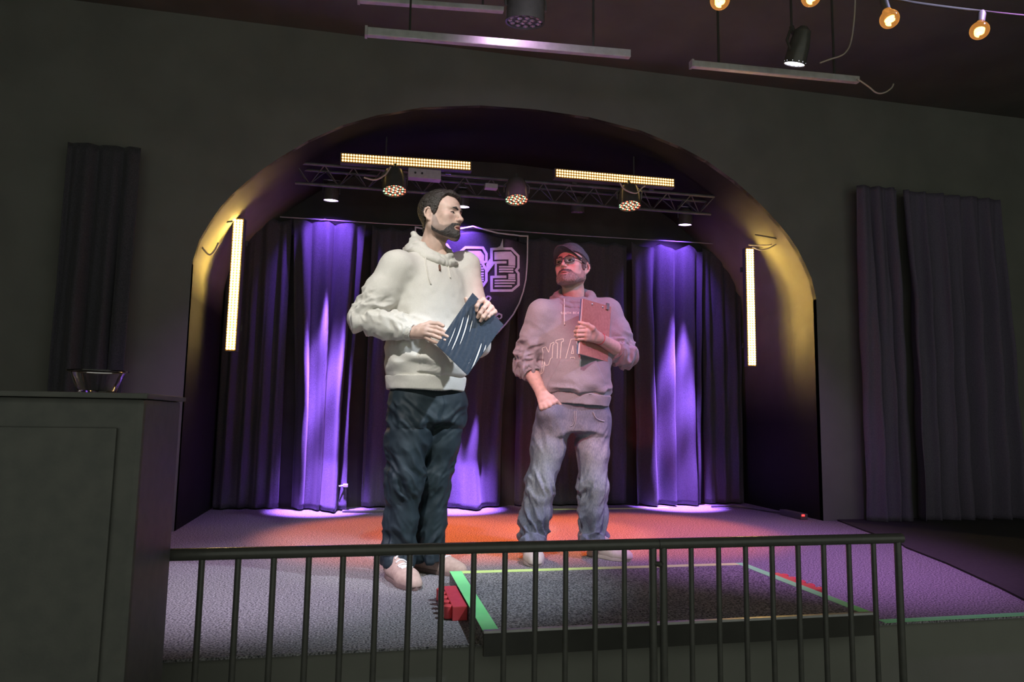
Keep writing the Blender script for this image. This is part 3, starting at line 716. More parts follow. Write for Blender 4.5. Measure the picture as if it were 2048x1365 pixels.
class Vol:
    def __init__(s, lo, hi, h):
        s.lo = np.array(lo, float); s.h = h
        s.n = np.maximum(4, np.ceil((np.array(hi, float)-s.lo)/h).astype(int)+1)
        s.ax = [(s.lo[i]+h*np.arange(s.n[i])).astype(f32) for i in range(3)]
        s.F = np.full(tuple(s.n), 1.0, f32)
    def sub(s, lo, hi, pad):
        i0 = np.maximum(0, np.floor((np.array(lo)-pad-s.lo)/s.h).astype(int))
        i1 = np.minimum(s.n, np.ceil((np.array(hi)+pad-s.lo)/s.h).astype(int)+1)
        if np.any(i1 <= i0): return None
        sl = tuple(slice(a, b) for a, b in zip(i0, i1))
        g = (s.ax[0][sl[0]][:, None, None], s.ax[1][sl[1]][None, :, None], s.ax[2][sl[2]][None, None, :])
        return sl, g
    def op(s, prim, k=0.01, mode='u'):
        lo, hi, fn = prim
        r = s.sub(lo, hi, max(k, 4*s.h)+0.004) if mode != 'i' else ((slice(None),)*3, (s.ax[0][:, None, None], s.ax[1][None, :, None], s.ax[2][None, None, :]))
        if r is None: return s
        sl, g = r
        d = fn(*g).astype(f32); A = s.F[sl]
        if mode == 'u':
            hh = np.maximum(k-np.abs(A-d), 0)/k if k > 0 else 0
            s.F[sl] = np.minimum(A, d)-hh*hh*(k/4)
        else:
            if mode == 's': d = -d
            hh = np.maximum(k-np.abs(A-d), 0)/k if k > 0 else 0
            s.F[sl] = np.maximum(A, d)+hh*hh*(k/4)
        return s
    def add(s, prim, k=0.01): return s.op(prim, k, 'u')
    def cut(s, prim, k=0.01): return s.op(prim, k, 's')
    def keep(s, prim, k=0.01): return s.op(prim, k, 'i')
    def grid(s): return (s.ax[0][:, None, None], s.ax[1][None, :, None], s.ax[2][None, None, :])
    def mesh(s, relax=1):
        """surface nets"""
        F = s.F; ins = F < 0
        c = [F[a:(F.shape[0]-1+a), b:(F.shape[1]-1+b), d:(F.shape[2]-1+d)] for a in (0, 1) for b in (0, 1) for d in (0, 1)]
        neg = sum((x < 0).astype(np.int8) for x in c)
        act = (neg > 0) & (neg < 8)
        idx = np.full(act.shape, -1, np.int64); cells = np.argwhere(act); idx[act] = np.arange(len(cells))
        val = np.stack([x[act] for x in c], 1).astype(np.float64)
        off = np.array([(a, b, d) for a in (0, 1) for b in (0, 1) for d in (0, 1)], float)
        pos = np.zeros((len(cells), 3)); cnt = np.zeros(len(cells))
        for e0 in range(8):
            for e1 in range(e0+1, 8):
                if np.abs(off[e0]-off[e1]).sum() != 1: continue
                v0, v1 = val[:, e0], val[:, e1]; m = (v0 < 0) != (v1 < 0)
                t = np.where(m, v0/np.where(m, v0-v1, 1), 0)
                pos += np.where(m[:, None], off[e0]+(off[e1]-off[e0])*t[:, None], 0); cnt += m
        V = s.lo + s.h*(cells + pos/np.maximum(cnt, 1)[:, None])
        faces = []
        for axis in range(3):
            sl0 = [slice(None)]*3; sl1 = [slice(None)]*3; sl0[axis] = slice(0, -1); sl1[axis] = slice(1, None)
            A = ins[tuple(sl0)]; B = ins[tuple(sl1)]; ch = np.argwhere(A != B)
            u, w = (axis+1) % 3, (axis+2) % 3
            ok = (ch[:, u] > 0) & (ch[:, w] > 0) & (ch[:, u] < F.shape[u]-1) & (ch[:, w] < F.shape[w]-1)
            ch = ch[ok]; fl = A[tuple(ch.T)]
            q = []
            for du, dw in ((-1, -1), (0, -1), (0, 0), (-1, 0)):
                cc = ch.copy(); cc[:, u] += du; cc[:, w] += dw
                q.append(idx[tuple(cc.T)])
            q = np.stack(q, 1); q[~fl] = q[~fl][:, ::-1]
            faces.append(q[(q >= 0).all(1)])
        Fc = np.concatenate(faces)
        for _ in range(relax):
            V = V + 0.5*(lap(V, Fc)-V)
        return V, Fc

def lap(V, F):
    S = np.zeros_like(V); n = np.zeros(len(V))
    for a, b in ((0, 1), (1, 2), (2, 3), (3, 0)):
        for i, j in ((F[:, a], F[:, b]), (F[:, b], F[:, a])):
            for c in range(3): S[:, c] += np.bincount(i, V[j, c], len(V))
            n += np.bincount(i, minlength=len(V))
    return S/np.maximum(n, 1)[:, None]

def vnormals(V, F):
    fn = np.cross(V[F[:, 2]]-V[F[:, 0]], V[F[:, 3]]-V[F[:, 1]])
    N = np.zeros_like(V)
    for a in range(4):
        for c in range(3): N[:, c] += np.bincount(F[:, a], fn[:, c], len(V))
    return N/np.maximum(1e-12, np.linalg.norm(N, axis=1))[:, None]

def ar(p): return np.array(p, float)
def cap(a, b, ra, rb):
    a, b = ar(a), ar(b); ab = b-a; L2 = max(1e-12, ab@ab); R_ = max(ra, rb)
    def fn(x, y, z):
        t = np.clip(((x-a[0])*ab[0]+(y-a[1])*ab[1]+(z-a[2])*ab[2])/L2, 0, 1).astype(f32)
        return np.sqrt((x-a[0]-t*ab[0])**2+(y-a[1]-t*ab[1])**2+(z-a[2]-t*ab[2])**2)-(ra+(rb-ra)*t)
    return np.minimum(a, b)-R_, np.maximum(a, b)+R_, fn
def ell(c, r, rot=None):
    c, r = ar(c), ar(r)
    if rot is None: ext = r; Mi = None
    else:
        Mt = np.array(rot.to_3x3() if hasattr(rot, 'to_3x3') else rot, float); Mi = Mt.T; ext = np.sqrt(((Mt*r[None, :])**2).sum(1))
    def fn(x, y, z):
        dx, dy, dz = x-c[0], y-c[1], z-c[2]
        if Mi is not None:
            dx, dy, dz = (Mi[0, 0]*dx+Mi[0, 1]*dy+Mi[0, 2]*dz, Mi[1, 0]*dx+Mi[1, 1]*dy+Mi[1, 2]*dz, Mi[2, 0]*dx+Mi[2, 1]*dy+Mi[2, 2]*dz)
        k0 = np.sqrt((dx/r[0])**2+(dy/r[1])**2+(dz/r[2])**2); k1 = np.sqrt((dx/r[0]**2)**2+(dy/r[1]**2)**2+(dz/r[2]**2)**2)
        return k0*(k0-1)/np.maximum(k1, 1e-6)
    return c-ext, c+ext, fn
def bx(c, hs, rr, rot=None):
    c, hs = ar(c), ar(hs); Mt = np.eye(3) if rot is None else np.array(rot.to_3x3() if hasattr(rot, 'to_3x3') else rot, float); Mi = Mt.T
    ext = np.abs(Mt)@hs
    def fn(x, y, z):
        dx, dy, dz = x-c[0], y-c[1], z-c[2]
        q = [np.abs(Mi[i, 0]*dx+Mi[i, 1]*dy+Mi[i, 2]*dz)-(hs[i]-rr) for i in range(3)]
        out = np.sqrt(np.maximum(q[0], 0)**2+np.maximum(q[1], 0)**2+np.maximum(q[2], 0)**2)
        return out+np.minimum(np.maximum(np.maximum(q[0], q[1]), q[2]), 0)-rr
    return c-ext, c+ext, fn
def half(p, n):
    """half space: keeps the side the normal points away from"""
    p, n = ar(p), ar(n)/np.linalg.norm(n)
    return ar((-9, -9, -9)), ar((9, 9, 9)), lambda x, y, z: (x-p[0])*n[0]+(y-p[1])*n[1]+(z-p[2])*n[2]
def loft(tab, yaw=0.0, pw=2.0):
    """vertical body loft: rows (z, cx, cy, rx, ry) with rx across and ry deep, turned by yaw about z"""
    tab = np.array(sorted(tab), float); z0, z1 = tab[0, 0], tab[-1, 0]; R_ = max(tab[:, 3].max(), tab[:, 4].max())
    cs, sn = math.cos(yaw), math.sin(yaw)
    zz = np.linspace(z0, z1, 160)
    def smooth(col):
        v = np.interp(zz, tab[:, 0], tab[:, col]); k = np.ones(13)/13
        return np.convolve(np.pad(v, 6, mode='edge'), k, mode='valid')
    T = [smooth(i) for i in range(1, 5)]
    def fn(x, y, z):
        zc = np.clip(z, z0, z1).ravel(); cx, cy, rx, ry = [np.interp(zc, zz, t).astype(f32)[None, None, :] for t in T]
        dx, dy = x-cx, y-cy
        u = (dx*cs+dy*sn)/rx; v = (-dx*sn+dy*cs)/ry
        k0 = (np.abs(u)**pw+np.abs(v)**pw)**(1/pw)
        k1 = np.sqrt((u/rx)**2+(v/ry)**2)
        d = k0*(k0-1)/np.maximum(k1, 1e-4)
        dz = np.maximum(z0-z, z-z1)
        return np.maximum(d, dz) if True else d
    lo = ar((tab[:, 1].min()-R_, tab[:, 2].min()-R_, z0)); hi = ar((tab[:, 1].max()+R_, tab[:, 2].max()+R_, z1))
    return lo, hi, fn
def chain(vol, pts, rad, k=0.008):
    for i in range(len(pts)-1):
        vol.add(cap(pts[i], pts[i+1], rad[i], rad[i+1]), k if i else k)
    return vol

def sculpt(name, V, F, m, parent=None, col=None, world=True):
    me = bpy.data.meshes.new(name)
    me.vertices.add(len(V)); me.vertices.foreach_set('co', np.ascontiguousarray(V, np.float32).ravel())
    n = len(F); me.loops.add(n*4); me.loops.foreach_set('vertex_index', F.astype(np.int32).ravel())
    me.polygons.add(n); me.polygons.foreach_set('loop_start', np.arange(0, n*4, 4, dtype=np.int32))
    try: me.polygons.foreach_set('loop_total', np.full(n, 4, np.int32))
    except Exception: pass
    me.update(calc_edges=True); me.validate()
    me.polygons.foreach_set('use_smooth', np.ones(len(me.polygons), bool))
    if col is not None:
        at_ = me.attributes.new('tint', 'FLOAT_COLOR', 'POINT')
        at_.data.foreach_set('color', np.concatenate([col, np.ones((len(col), 1))], 1).astype(np.float32).ravel())
    if m is not None: me.materials.append(m)
    return link(name, me, parent, world)

def rotm(yaw=0, pitch=0, roll=0):
    """turn about z, then nod about x (positive lifts the chin of a face looking along -y), then lean about y"""
    return np.array(Matrix.Rotation(yaw, 3, 'Z') @ Matrix.Rotation(-pitch, 3, 'X') @ Matrix.Rotation(roll, 3, 'Y'))
def sstep(a, b, x):
    t = np.clip((x-a)/(b-a), 0, 1); return t*t*(3-2*t)
# ================================================================== people
M['skin'] = mat('skin', (0.92, 0.92, 0.92), 0.5, col2=(1, 1, 1), nscale=60, bump=0.06, bscale=420, attr='tint', spec=0.4)
_s = M['skin'].node_tree.nodes['Principled BSDF']
_s.inputs['Subsurface Weight'].default_value = 0.12; _s.inputs['Subsurface Radius'].default_value = (0.012, 0.005, 0.003); _s.inputs['Subsurface Scale'].default_value = 0.6
M['hair'] = mat('hair', (0.75, 0.75, 0.75), 0.42, col2=(1.15, 1.1, 1.05), nscale=300, bump=0.5, bscale=380, attr='tint', stretch=(1, 0.22, 0.5), spec=0.5)
M['cream'] = mat('cream_sweatshirt', (0.68, 0.66, 0.61), 0.9, col2=(0.74, 0.72, 0.66), nscale=260, bump=0.12, bscale=500, spec=0.15, sheen=0.2)
M['lilac'] = mat('grey_sweatshirt', (0.29, 0.28, 0.305), 0.9, col2=(0.345, 0.335, 0.36), nscale=260, bump=0.12, bscale=500, spec=0.15, sheen=0.2)
M['navy'] = mat('dark_jeans', (0.012, 0.022, 0.029), 0.6, col2=(0.022, 0.036, 0.045), nscale=14, bump=0.15, bscale=600, spec=0.3)
M['denim'] = mat('washed_jeans', (0.75, 0.76, 0.80), 0.85, col2=(1.1, 1.08, 1.05), nscale=240, bump=0.2, bscale=600, spec=0.2, stretch=(1, 1, 0.3), attr='tint')
M['suede'] = mat('beige_suede', (0.45, 0.33, 0.28), 0.9, col2=(0.52, 0.39, 0.33), nscale=60, bump=0.1, bscale=300, spec=0.2)
M['sneaker'] = mat('pale_sneaker', (0.62, 0.54, 0.48), 0.7, col2=(0.68, 0.60, 0.54), nscale=60, bump=0.05, bscale=300)
M['sole'] = mat('rubber_sole', (0.20, 0.14, 0.13), 0.8, col2=(0.24, 0.17, 0.15), nscale=60)
M['sole_pale'] = mat('pale_sole', (0.58, 0.50, 0.46), 0.7, col2=(0.62, 0.54, 0.5), nscale=60)
M['lace'] = mat('white_lace', (0.72, 0.70, 0.68), 0.8, col2=(0.78, 0.76, 0.74), nscale=120)
M['cord'] = mat('drawstring_cotton', (0.66, 0.63, 0.58), 0.9, col2=(0.72, 0.69, 0.63), nscale=200)
M['cap'] = mat('dark_cap_cotton', (0.085, 0.088, 0.11), 0.85, col2=(0.115, 0.118, 0.14), nscale=120, bump=0.1, bscale=400, spec=0.2)

def fn_prim(fn): return ar((-9,)*3), ar((9,)*3), fn

# ------------------------------------------------------------------ head
def build_head(style):
    """head looking along -y, origin between the eyes' level and the ear line"""
    v = Vol((-0.11, -0.15, -0.27), (0.11, 0.16, 0.14), 0.0021)
    jw = style.get('jaw', 1.0)
    v.add(ell((0, .018, .030), (.0765, .098, .086)), 0)
    v.add(ell((0, -.036, .028), (.063, .061, .058)), .03)
    v.add(ell((0, -.040, -.032), (.058, .056, .072)), .03)
    for s in (-1, 1):
        v.add(cap((s*.060, .012, -.030), (s*.055*jw, -.004, -.076), .020, .019), .03)
        v.add(cap((s*.055*jw, -.004, -.076), (s*.030*jw, -.060, -.102), .019, .019), .025)
        v.add(cap((s*.030*jw, -.060, -.102), (0, -.080, -.106), .019, .020), .02)
        v.add(ell((s*.047, -.061, -.024), (.020, .022, .017)), .022)
    v.add(ell((0, -.068, -.070), (.036, .033, .040)), .022)
    v.add(ell((0, -.083, -.104), (.017, .018, .015)), .015)
    v.cut(ell((0, -.110, -.0905), (.020, .010, .0045)), .012)
    for s in (-1, 1):
        v.add(cap((s*.010, -.090, .021), (s*.044, -.077, .020), .0105, .009), .014)
        v.cut(ell((s*.033, -.1015, -.0010), (.0190, .020, .0125)), .010)
        v.cut(ell((s*.022, -.112, -.012), (.008, .012, .010)), .012)
        v.add(ell((s*.0325, -.0770, -.0025), (.0160, .0145, .0138)), .003)
        v.cut(ell((s*.0325, -.0975, -style.get('lid', .0035)), (.0122, .0165, style.get('open', .005))), .0012)
        v.add(ell((s*.046, -.044, -.056), (.016, .030, .030)), .03)
    # nose
    v.add(cap((0, -.090, .012), (0, -.112, -.026), .0075, .0095), .010)
    v.add(ell((0, -.1165, -.034), (.0115, .0125, .0105)), .008)
    for s in (-1, 1):
        v.add(ell((s*.0125, -.1045, -.0385), (.0075, .0105, .0075)), .006)
        v.cut(ell((s*.0065, -.113, -.0455), (.0036, .006, .0035)), .002)
    v.add(cap((0, -.095, -.050), (0, -.0985, -.064), .010, .012), .01)
    # lips
    op = style.get('mouth', 0.0016)
    up_ = [(-.0245, -.0895, -.0735), (-.009, -.1015, -.0685), (0, -.1025, -.0700), (.009, -.1015, -.0685), (.0245, -.0895, -.0735)]
    lo_ = [(-.0225, -.0895, -.0755-op), (-.009, -.0990, -.0805-op), (0, -.1000, -.0815-op), (.009, -.0990, -.0805-op), (.0225, -.0895, -.0755-op)]
    chain(v, up_, [.003, .0052, .0052, .0052, .003], .005)
    chain(v, lo_, [.003, .0062, .0066, .0062, .003], .005)
    v.cut(ell((0, -.108, -.0745-op*.5), (.021, .015, max(.0016, op))), .002)
    # ears
    for s in (-1, 1):
        def E(y, z, o=0.0): return (s*(.0735+.012*(y+.004)/.03+o), y+.008, z-.012)
        rim = [E(-.004, .010), E(.004, .024), E(.016, .029), E(.027, .021), E(.031, .004), E(.026, -.013), E(.015, -.027), E(.004, -.034), E(-.003, -.026)]
        chain(v, rim, [.004, .0042, .0044, .0044, .0042, .004, .0045, .0062, .0045], .004)
        v.add(ell(E(.012, -.002, -.004), (.0045, .018, .027)), .006)
        v.cut(ell(E(.008, -.006, .006), (.0065, .009, .013)), .005)
        v.add(cap(E(-.004, -.004, .002), E(-.003, -.012, .003), .004, .0045), .004)
    # neck
    nk = ar(style['neck']); v.add(cap((0, .022, -.050), nk*.5+ar((0, .022, -.050))*.5, .0545, .0555), .03); v.add(cap(nk*.5+ar((0, .022, -.050))*.5, nk, .0555, .062), .02)
    for s in (-1, 1):
        v.add(cap((s*.056, .020, -.070), tuple(nk+ar((s*.016, -.036, .03))), .012, .011), .02)
    v.add(ell(tuple(ar((0, -.034, -.0)) + nk*.5+ar((0, .011, -.025))), (.012, .014, .016)), .02)
    V, F = v.mesh(1)
    return v, V, F

def head_tint(V, base, style):
    n = len(V); C = np.tile(np.array(base), (n, 1)); x, y, z = V.T
    fl = 1+0.10*vnoise(V, 55, 3); C = C*fl[:, None]
    red = np.exp(-(((np.abs(x)-.045)/.02)**2+((y+.075)/.03)**2+((z+.030)/.02)**2))*.5 + np.exp(-((x/.014)**2+((y+.118)/.014)**2+((z+.035)/.014)**2))*.5
    C = C*(1-red[:, None]*np.array([0.02, .18, .18]))
    lip = np.exp(-((x/.0225)**4+((z+.0755)/.0115)**4))*sstep(-.084, -.092, y)
    C = C*(1-lip[:, None])+np.array(style.get('lip', (.50, .22, .19)))*lip[:, None]
    # stubble pigment
    zb = np.interp(y, [-.13, -.10, -.09, -.08, -.06, -.04, -.025, -.012, 0.0, .004], [-.052, -.053, -.058, -.068, -.074, -.068, -.040, -.018, -.01, -.2])
    zl = np.interp(y, [-.11, -.06, -.03, 0.0, .03], [-.145, -.145, -.14, -.12, -.10])
    st = sstep(0.004, -.006, z-zb)*sstep(-.006, .004, z-zl)*sstep(.004, -.006, y)*(1-lip)
    C = C*(1-style.get('stubble', .6)*st[:, None])+np.array(style['beard'])*(style.get('stubble', .6)*st[:, None])
    # lash line round the lid opening
    for s in (-1, 1):
        ex, ez = x-s*.0325, z+style.get('lid', .0035); o = style.get('open', .0050)
        alm = (ex/.0125)**2+(ez/(o+.0012))**2
        ring = (y < -.082) & (alm < 1.55) & (ez > -o*.35)
        C[ring] = C[ring]*.15
    return np.clip(C, 0, 1)

def eyeballs(style):
    """two eyeballs with iris, to be joined to the head"""
    out = []
    for s in (-1, 1):
        c = ar((s*.0325, -.0765, -.0025)); r = .0125; nu, nv = 28, 28; V = []; C = []
        g = ar((style.get('gaze', (0, 0))[0], -1, style.get('gaze', (0, 0))[1])); g = g/np.linalg.norm(g)
        for j in range(nv+1):
            for i in range(nu):
                a, b = math.pi*j/nv, 2*math.pi*i/nu
                d = ar((math.sin(a)*math.cos(b), -math.cos(a), math.sin(a)*math.sin(b))); V.append(c+r*d)
                k = d@g; C.append((.02, .015, .012) if k > .972 else (.07, .045, .03) if k > .905 else (.70, .67, .64))
        F = [(j*nu+i, j*nu+(i+1) % nu, (j+1)*nu+(i+1) % nu, (j+1)*nu+i) for j in range(nv) for i in range(nu)]
        out.append((np.array(V), np.array(F), np.array(C)))
    return out

def hair_shell(v, grow, reg, name, k=.003):
    w = Vol.__new__(Vol); w.lo, w.h, w.n, w.ax = v.lo, v.h, v.n, v.ax
    w.F = v.F-grow if np.isscalar(grow) else v.F-grow(*v.grid()).astype(f32)
    w.keep(fn_prim(reg), k)
    return w

BEARD_Y = [-.14, -.10, -.09, -.08, -.06, -.04, -.025, -.012, 0.0, .004]
def beard_region(top, low, lipz=.0095, op=0.0):
    def fn(x, y, z):
        zt = np.interp(y.ravel(), BEARD_Y, top).astype(f32)[None, :, None]
        zl = np.interp(y.ravel(), [-.14, -.06, -.03, 0.0, .03], low).astype(f32)[None, :, None]
        d = np.maximum((z-zt)*.8, (zl-z)*.8)
        d = np.maximum(d, (y-.003))
        lp = (np.sqrt((x/.027)**2+((z+.0755+op*.5)/(lipz+op*.6))**2)-1)*.009
        lp = np.where(y < -.075, lp, 1.0)
        return np.maximum(d, -lp)
    return fn

def hair_region(ys, zs, recede=.015):
    def fn(x, y, z):
        zh = np.interp(y.ravel(), ys, zs).astype(f32)[None, :, None]
        zh = zh+recede*np.exp(-((np.abs(x)-.045)/.018)**2)*(y < -.03)
        return (zh-z)*.7
    return fn

def brows(v, col, parent, T, name='eyebrows', dz=0.0):
    w = Vol((-.06, -.12, 0), (.06, -.05, .05), .0018)
    for s in (-1, 1):
        chain(w, [(s*.012, -.1005, .0175+dz), (s*.026, -.0985, .0225+dz), (s*.047, -.083, .0195+dz)], [.0044, .0050, .0028], .003)
    V, F = w.mesh(1); N = vnormals(V, F)
    V = V+N*(.0012*vnoise(V*np.array([1, 1, 2.5]), 400, 5))[:, None]
    return sculpt(name, T(V), F, M['hair'], parent, np.tile(np.array(col), (len(V), 1)))

# ------------------------------------------------------------------ hands
def build_hand(wrist, fore, knuckles, fingers, thumb, rw=.027, rf=.034, h=.0021, fr=1.0):
    """wrist, a point up the forearm, 4 knuckles, 4 finger joint lists (after the knuckle), thumb joints"""
    pts = [wrist, fore]+list(knuckles)+[p for f in fingers for p in f]+list(thumb)
    A = np.array(pts, float); v = Vol(A.min(0)-.045, A.max(0)+.045, h)
    wrist, fore = ar(wrist), ar(fore)
    v.add(cap(wrist, fore, rw, rf), 0)
    kn = [ar(k) for k in knuckles]; kc = sum(kn)/4
    for i, k in enumerate(kn):
        b = wrist+(k-kc)*.45
        v.add(cap(b, k, .0150, .0118*fr), .016)
    for i in range(3):
        v.add(cap((wrist+kn[i])/2, (wrist+kn[i+1])/2, .0145, .0145), .014)
        v.add(cap(kn[i]*.85+wrist*.15, kn[i+1]*.85+wrist*.15, .0115, .0115), .010)
    R0 = [.0098, .0102, .0096, .0084]
    for i, f in enumerate(fingers):
        p = kn[i]; r = R0[i]*fr
        v.add(ell(kn[i], (r*1.18,)*3), .006)
        q = [p]+[ar(x) for x in f]; rr = [r*1.05, r*.98, r*.90, r*.78][:len(q)]
        for a in range(len(q)-1):
            v.add(cap(q[a], q[a+1], rr[a], rr[a+1]), .0035)
            if a: v.add(ell(q[a], (rr[a]*1.06,)*3), .002)
    t = [ar(x) for x in thumb]
    v.add(cap(wrist*.7+t[0]*.3, t[0], .016, .0145), .016)
    rr = [.0145, .0118, .0105, .0085]
    for a in range(len(t)-1):
        v.add(cap(t[a], t[a+1], rr[a]*fr, rr[a+1]*fr), .006)
    V, F = v.mesh(1)
    return V, F

def hand_tint(V, base, kn, fingers, thumb, towards=None):
    C = np.tile(np.array(base), (len(V), 1))*(1+.10*vnoise(V, 70, 4))[:, None]
    for k, f in zip(kn, fingers):
        for p in [k]+list(f[:-1]):
            d = np.linalg.norm(V-ar(p), axis=1); w = np.exp(-(d/.011)**2)*.35
            C = C*(1-w[:, None]*np.array([.08, .28, .28]))
    for f in list(fingers)+[thumb]:
        tip, pre = ar(f[-1]), ar(f[-2]); ax = (tip-pre)/max(1e-6, np.linalg.norm(tip-pre))
        n = ar((0, -1, 0)) if towards is None else ar(towards); n = n-ax*(n@ax)
        if np.linalg.norm(n) < .2: continue
        n = n/np.linalg.norm(n); d = V-(tip+ax*.001)
        m = (np.linalg.norm(d-n*.006, axis=1) < .0062) & ((d@n) > .0035)
        C[m] = np.array(base)*np.array([1.12, 1.05, 1.05])+.03
    return np.clip(C, 0, 1)

# ------------------------------------------------------------------ cloth folds
def limb_param(V, pts):
    """arc length along a polyline, total length, direction-free angle coordinates"""
    pts = [ar(p) for p in pts]; best = np.full(len(V), 1e9); S = np.zeros(len(V)); D = np.zeros((len(V), 3)); acc = 0.0
    for a, b in zip(pts, pts[1:]):
        ab = b-a; L = np.linalg.norm(ab); t = np.clip(((V-a)@ab)/(L*L), 0, 1); c = a+t[:, None]*ab
        d = np.linalg.norm(V-c, axis=1); m = d < best
        best[m] = d[m]; S[m] = acc+t[m]*L; D[m] = ((V-c)/np.maximum(d, 1e-6)[:, None])[m]; acc += L
    return S, acc, D, best
def ridged(n): return 1-2*np.abs(n)
def limb_folds(V, N, pts, amp, freq, where, seed, slant=0.0, wobble=1.2):
    """rings of folds round a limb; where = [(s, width, weight), ...] along it"""
    S, L, D, dist = limb_param(V, pts)
    w = np.zeros(len(V))
    for s0, wd, wt in where: w = np.maximum(w, wt*np.exp(-((S-s0*L)/wd)**2))
    Q = np.stack([S*freq+slant*D[:, 0]+.25*vnoise(V, 14, seed+9), D[:, 0]*wobble, D[:, 1]*wobble+D[:, 2]*wobble*.6], 1)
    n = .65*ridged(vnoise(Q, 1.0, seed))+.35*ridged(vnoise(Q*1.9, 1.0, seed+1))
    return amp*w*(n-.35)

def tube_mesh(name, pts, r, m, parent, n=7, sub=5):
    P = [Vector(p) for p in pts]; out = []
    for i in range(len(P)-1):
        p0, p1, p2, p3 = P[max(0, i-1)], P[i], P[i+1], P[min(len(P)-1, i+2)]
        for s_ in range(sub):
            t = s_/sub
            out.append(0.5*((2*p1)+(-p0+p2)*t+(2*p0-5*p1+4*p2-p3)*t*t+(-p0+3*p1-3*p2+p3)*t**3))
    out.append(P[-1])
    return MB().tube(out, r, n).build(name, m, parent, smooth=70)

def shoe(parent, heel, toe, ankle_top, mu, ms, lace, label, wid=.047, name='shoe', hgt=.062):
    """low shoe from heel to toe on the floor"""
    heel, toe = ar(heel), ar(toe); d = toe-heel; L = np.linalg.norm(d[:2]); d = d/L; sd = ar((-d[1], d[0], 0))
    h = .0032; A = np.array([heel, toe]); lo = A.min(0)-.075; hi = A.max(0)+.075; lo[2] = -.006; hi[2] = .16
    v = Vol(lo, hi, h)
    def P(t, s, z): return heel+d*t*L+sd*s+ar((0, 0, z))
    v.add(cap(P(.12, 0, .045), P(.20, 0, .055), wid*.80, wid*.82), 0)
    v.add(cap(P(.20, 0, .060), P(.36, 0, .085), wid*.80, wid*.62), .03)
    for q in (-1, 1):
        v.add(cap(P(.30, q*.010, .046), P(.70, q*.014, .030), wid*.76, wid*.70), .03)
        v.add(cap(P(.70, q*.014, .030), P(.90, q*.009, .022), wid*.70, wid*.52), .03)
    v.add(cap(P(.86, .0, .024), P(.93, .0, .022), wid*.62, wid*.50), .03)
    v.add(cap(P(.16, 0, .08), P(.24, 0, .10), wid*.72, wid*.72), .03)
    v.keep(half((0, 0, .013), (0, 0, -1)), .006)
    v.keep(half(P(.25, 0, hgt+.045), tuple(ar((0, 0, 1))-.18*d)), .006)
    v.cut(cap(P(.22, 0, .09), P(.22, 0, .16), wid*.58, wid*.62), .006)
    V, F = v.mesh(1); N = vnormals(V, F)
    S = ((V-heel)@d)/L
    cre = np.exp(-((S-.66)/.05)**2)*np.sin(S*160)*.0012*(V[:, 2] > .03)
    V = V+N*cre[:, None]
    root = sculpt(name, V, F, mu, parent)
    if label: root['label'] = label
    # sole: outline slab
    n = 40; o = []
    for i in range(n):
        a = 2*math.pi*i/n; t = .5+.5*math.cos(a); w = wid*(1.06+.0*t)
        wt = np.interp(t, [0, .08, .25, .45, .7, .9, 1.0], [.0, .62, .84, .86, 1.10, .72, 0])
        o.append(P(-.035+t*1.07, math.copysign(wt*wid*1.04, math.sin(a)) if 0 < i < n and i != n//2 else 0.0, 0)[:2])
    MB().prism([tuple(q) for q in o], 0.001, 0.019, 'xy').build('sole', ms, root, smooth=40, bevel=.003)
    bv = BVHTree.FromPolygons([tuple(x) for x in V], [tuple(f) for f in F.tolist()])
    for k in range(6):
        t = .40+.055*k; row = []
        for s in np.linspace(-.55, .55, 9):
            hit = bv.ray_cast(Vector(P(t+.012*(1 if k % 2 else -1)*s, s*wid*.9, .2)), Vector((0, 0, -1)))
            if hit[0] is not None: row.append(hit[0]+Vector((0, 0, .0015)))
        if len(row) > 3: tube_mesh('lace', row, .0042, lace, root, 6, 2)
    return root
# ------------------------------------------------------------------ shared: person assembly
def join(parts):
    Vs, Fs, Cs, n = [], [], [], 0
    for V, F, C in parts:
        Vs.append(V); Fs.append(F+n); Cs.append(C); n += len(V)
    return np.concatenate(Vs), np.concatenate(Fs), np.concatenate(Cs)

def body_core(segs, lo, hi, h=.011):
    v = Vol(lo, hi, h)
    for a, b, ra, rb in segs: v.add(cap(a, b, ra, rb), .03)
    return v.mesh(1)

def person(base, parts, label):
    V, F, C = join(parts)
    o = sculpt('person', V-ar(base), F, M['skin'], None, C)
    o.location = base
    return tag(o, label, 'person')

def rib(V, N, axis_pt, axis, n, amp):
    a = ar(axis)/np.linalg.norm(axis); d = V-ar(axis_pt); d = d-(d@a)[:, None]*a
    e1 = np.cross(a, (0.3, 0.5, 0.8)); e1 /= np.linalg.norm(e1); e2 = np.cross(a, e1)
    return V+N*(amp*np.sin(n*np.arctan2(d@e2, d@e1)))[:, None]

# ================================================================== man in the cream hoodie
Y1M = 3.36
def W1(px, py, dy=0.0): return at(px, py, Y1M+dy)
B1 = (0.30, Y1M, 0.0)
YAW1 = R(35)
HP1 = W1(882, 431, -0.02)
RH1 = rotm(R(52), R(-1), R(3))
T1 = lambda V: V@RH1.T+HP1
NB1 = ar(W1(861, 512, .035)); NB1[2] -= .03
st1 = dict(neck=tuple((NB1-HP1)@RH1), beard=(.075, .066, .064), stubble=.55, mouth=.0042, lid=.0055, open=.0034, gaze=(.15, -.28), jaw=1.0, lip=(.56, .27, .23))
hv, V, F = build_head(st1)
SK1 = (.68, .48, .40)
parts1 = [(T1(V), F, head_tint(V, SK1, st1))]+[(T1(a), b, c) for a, b, c in eyeballs(st1)]

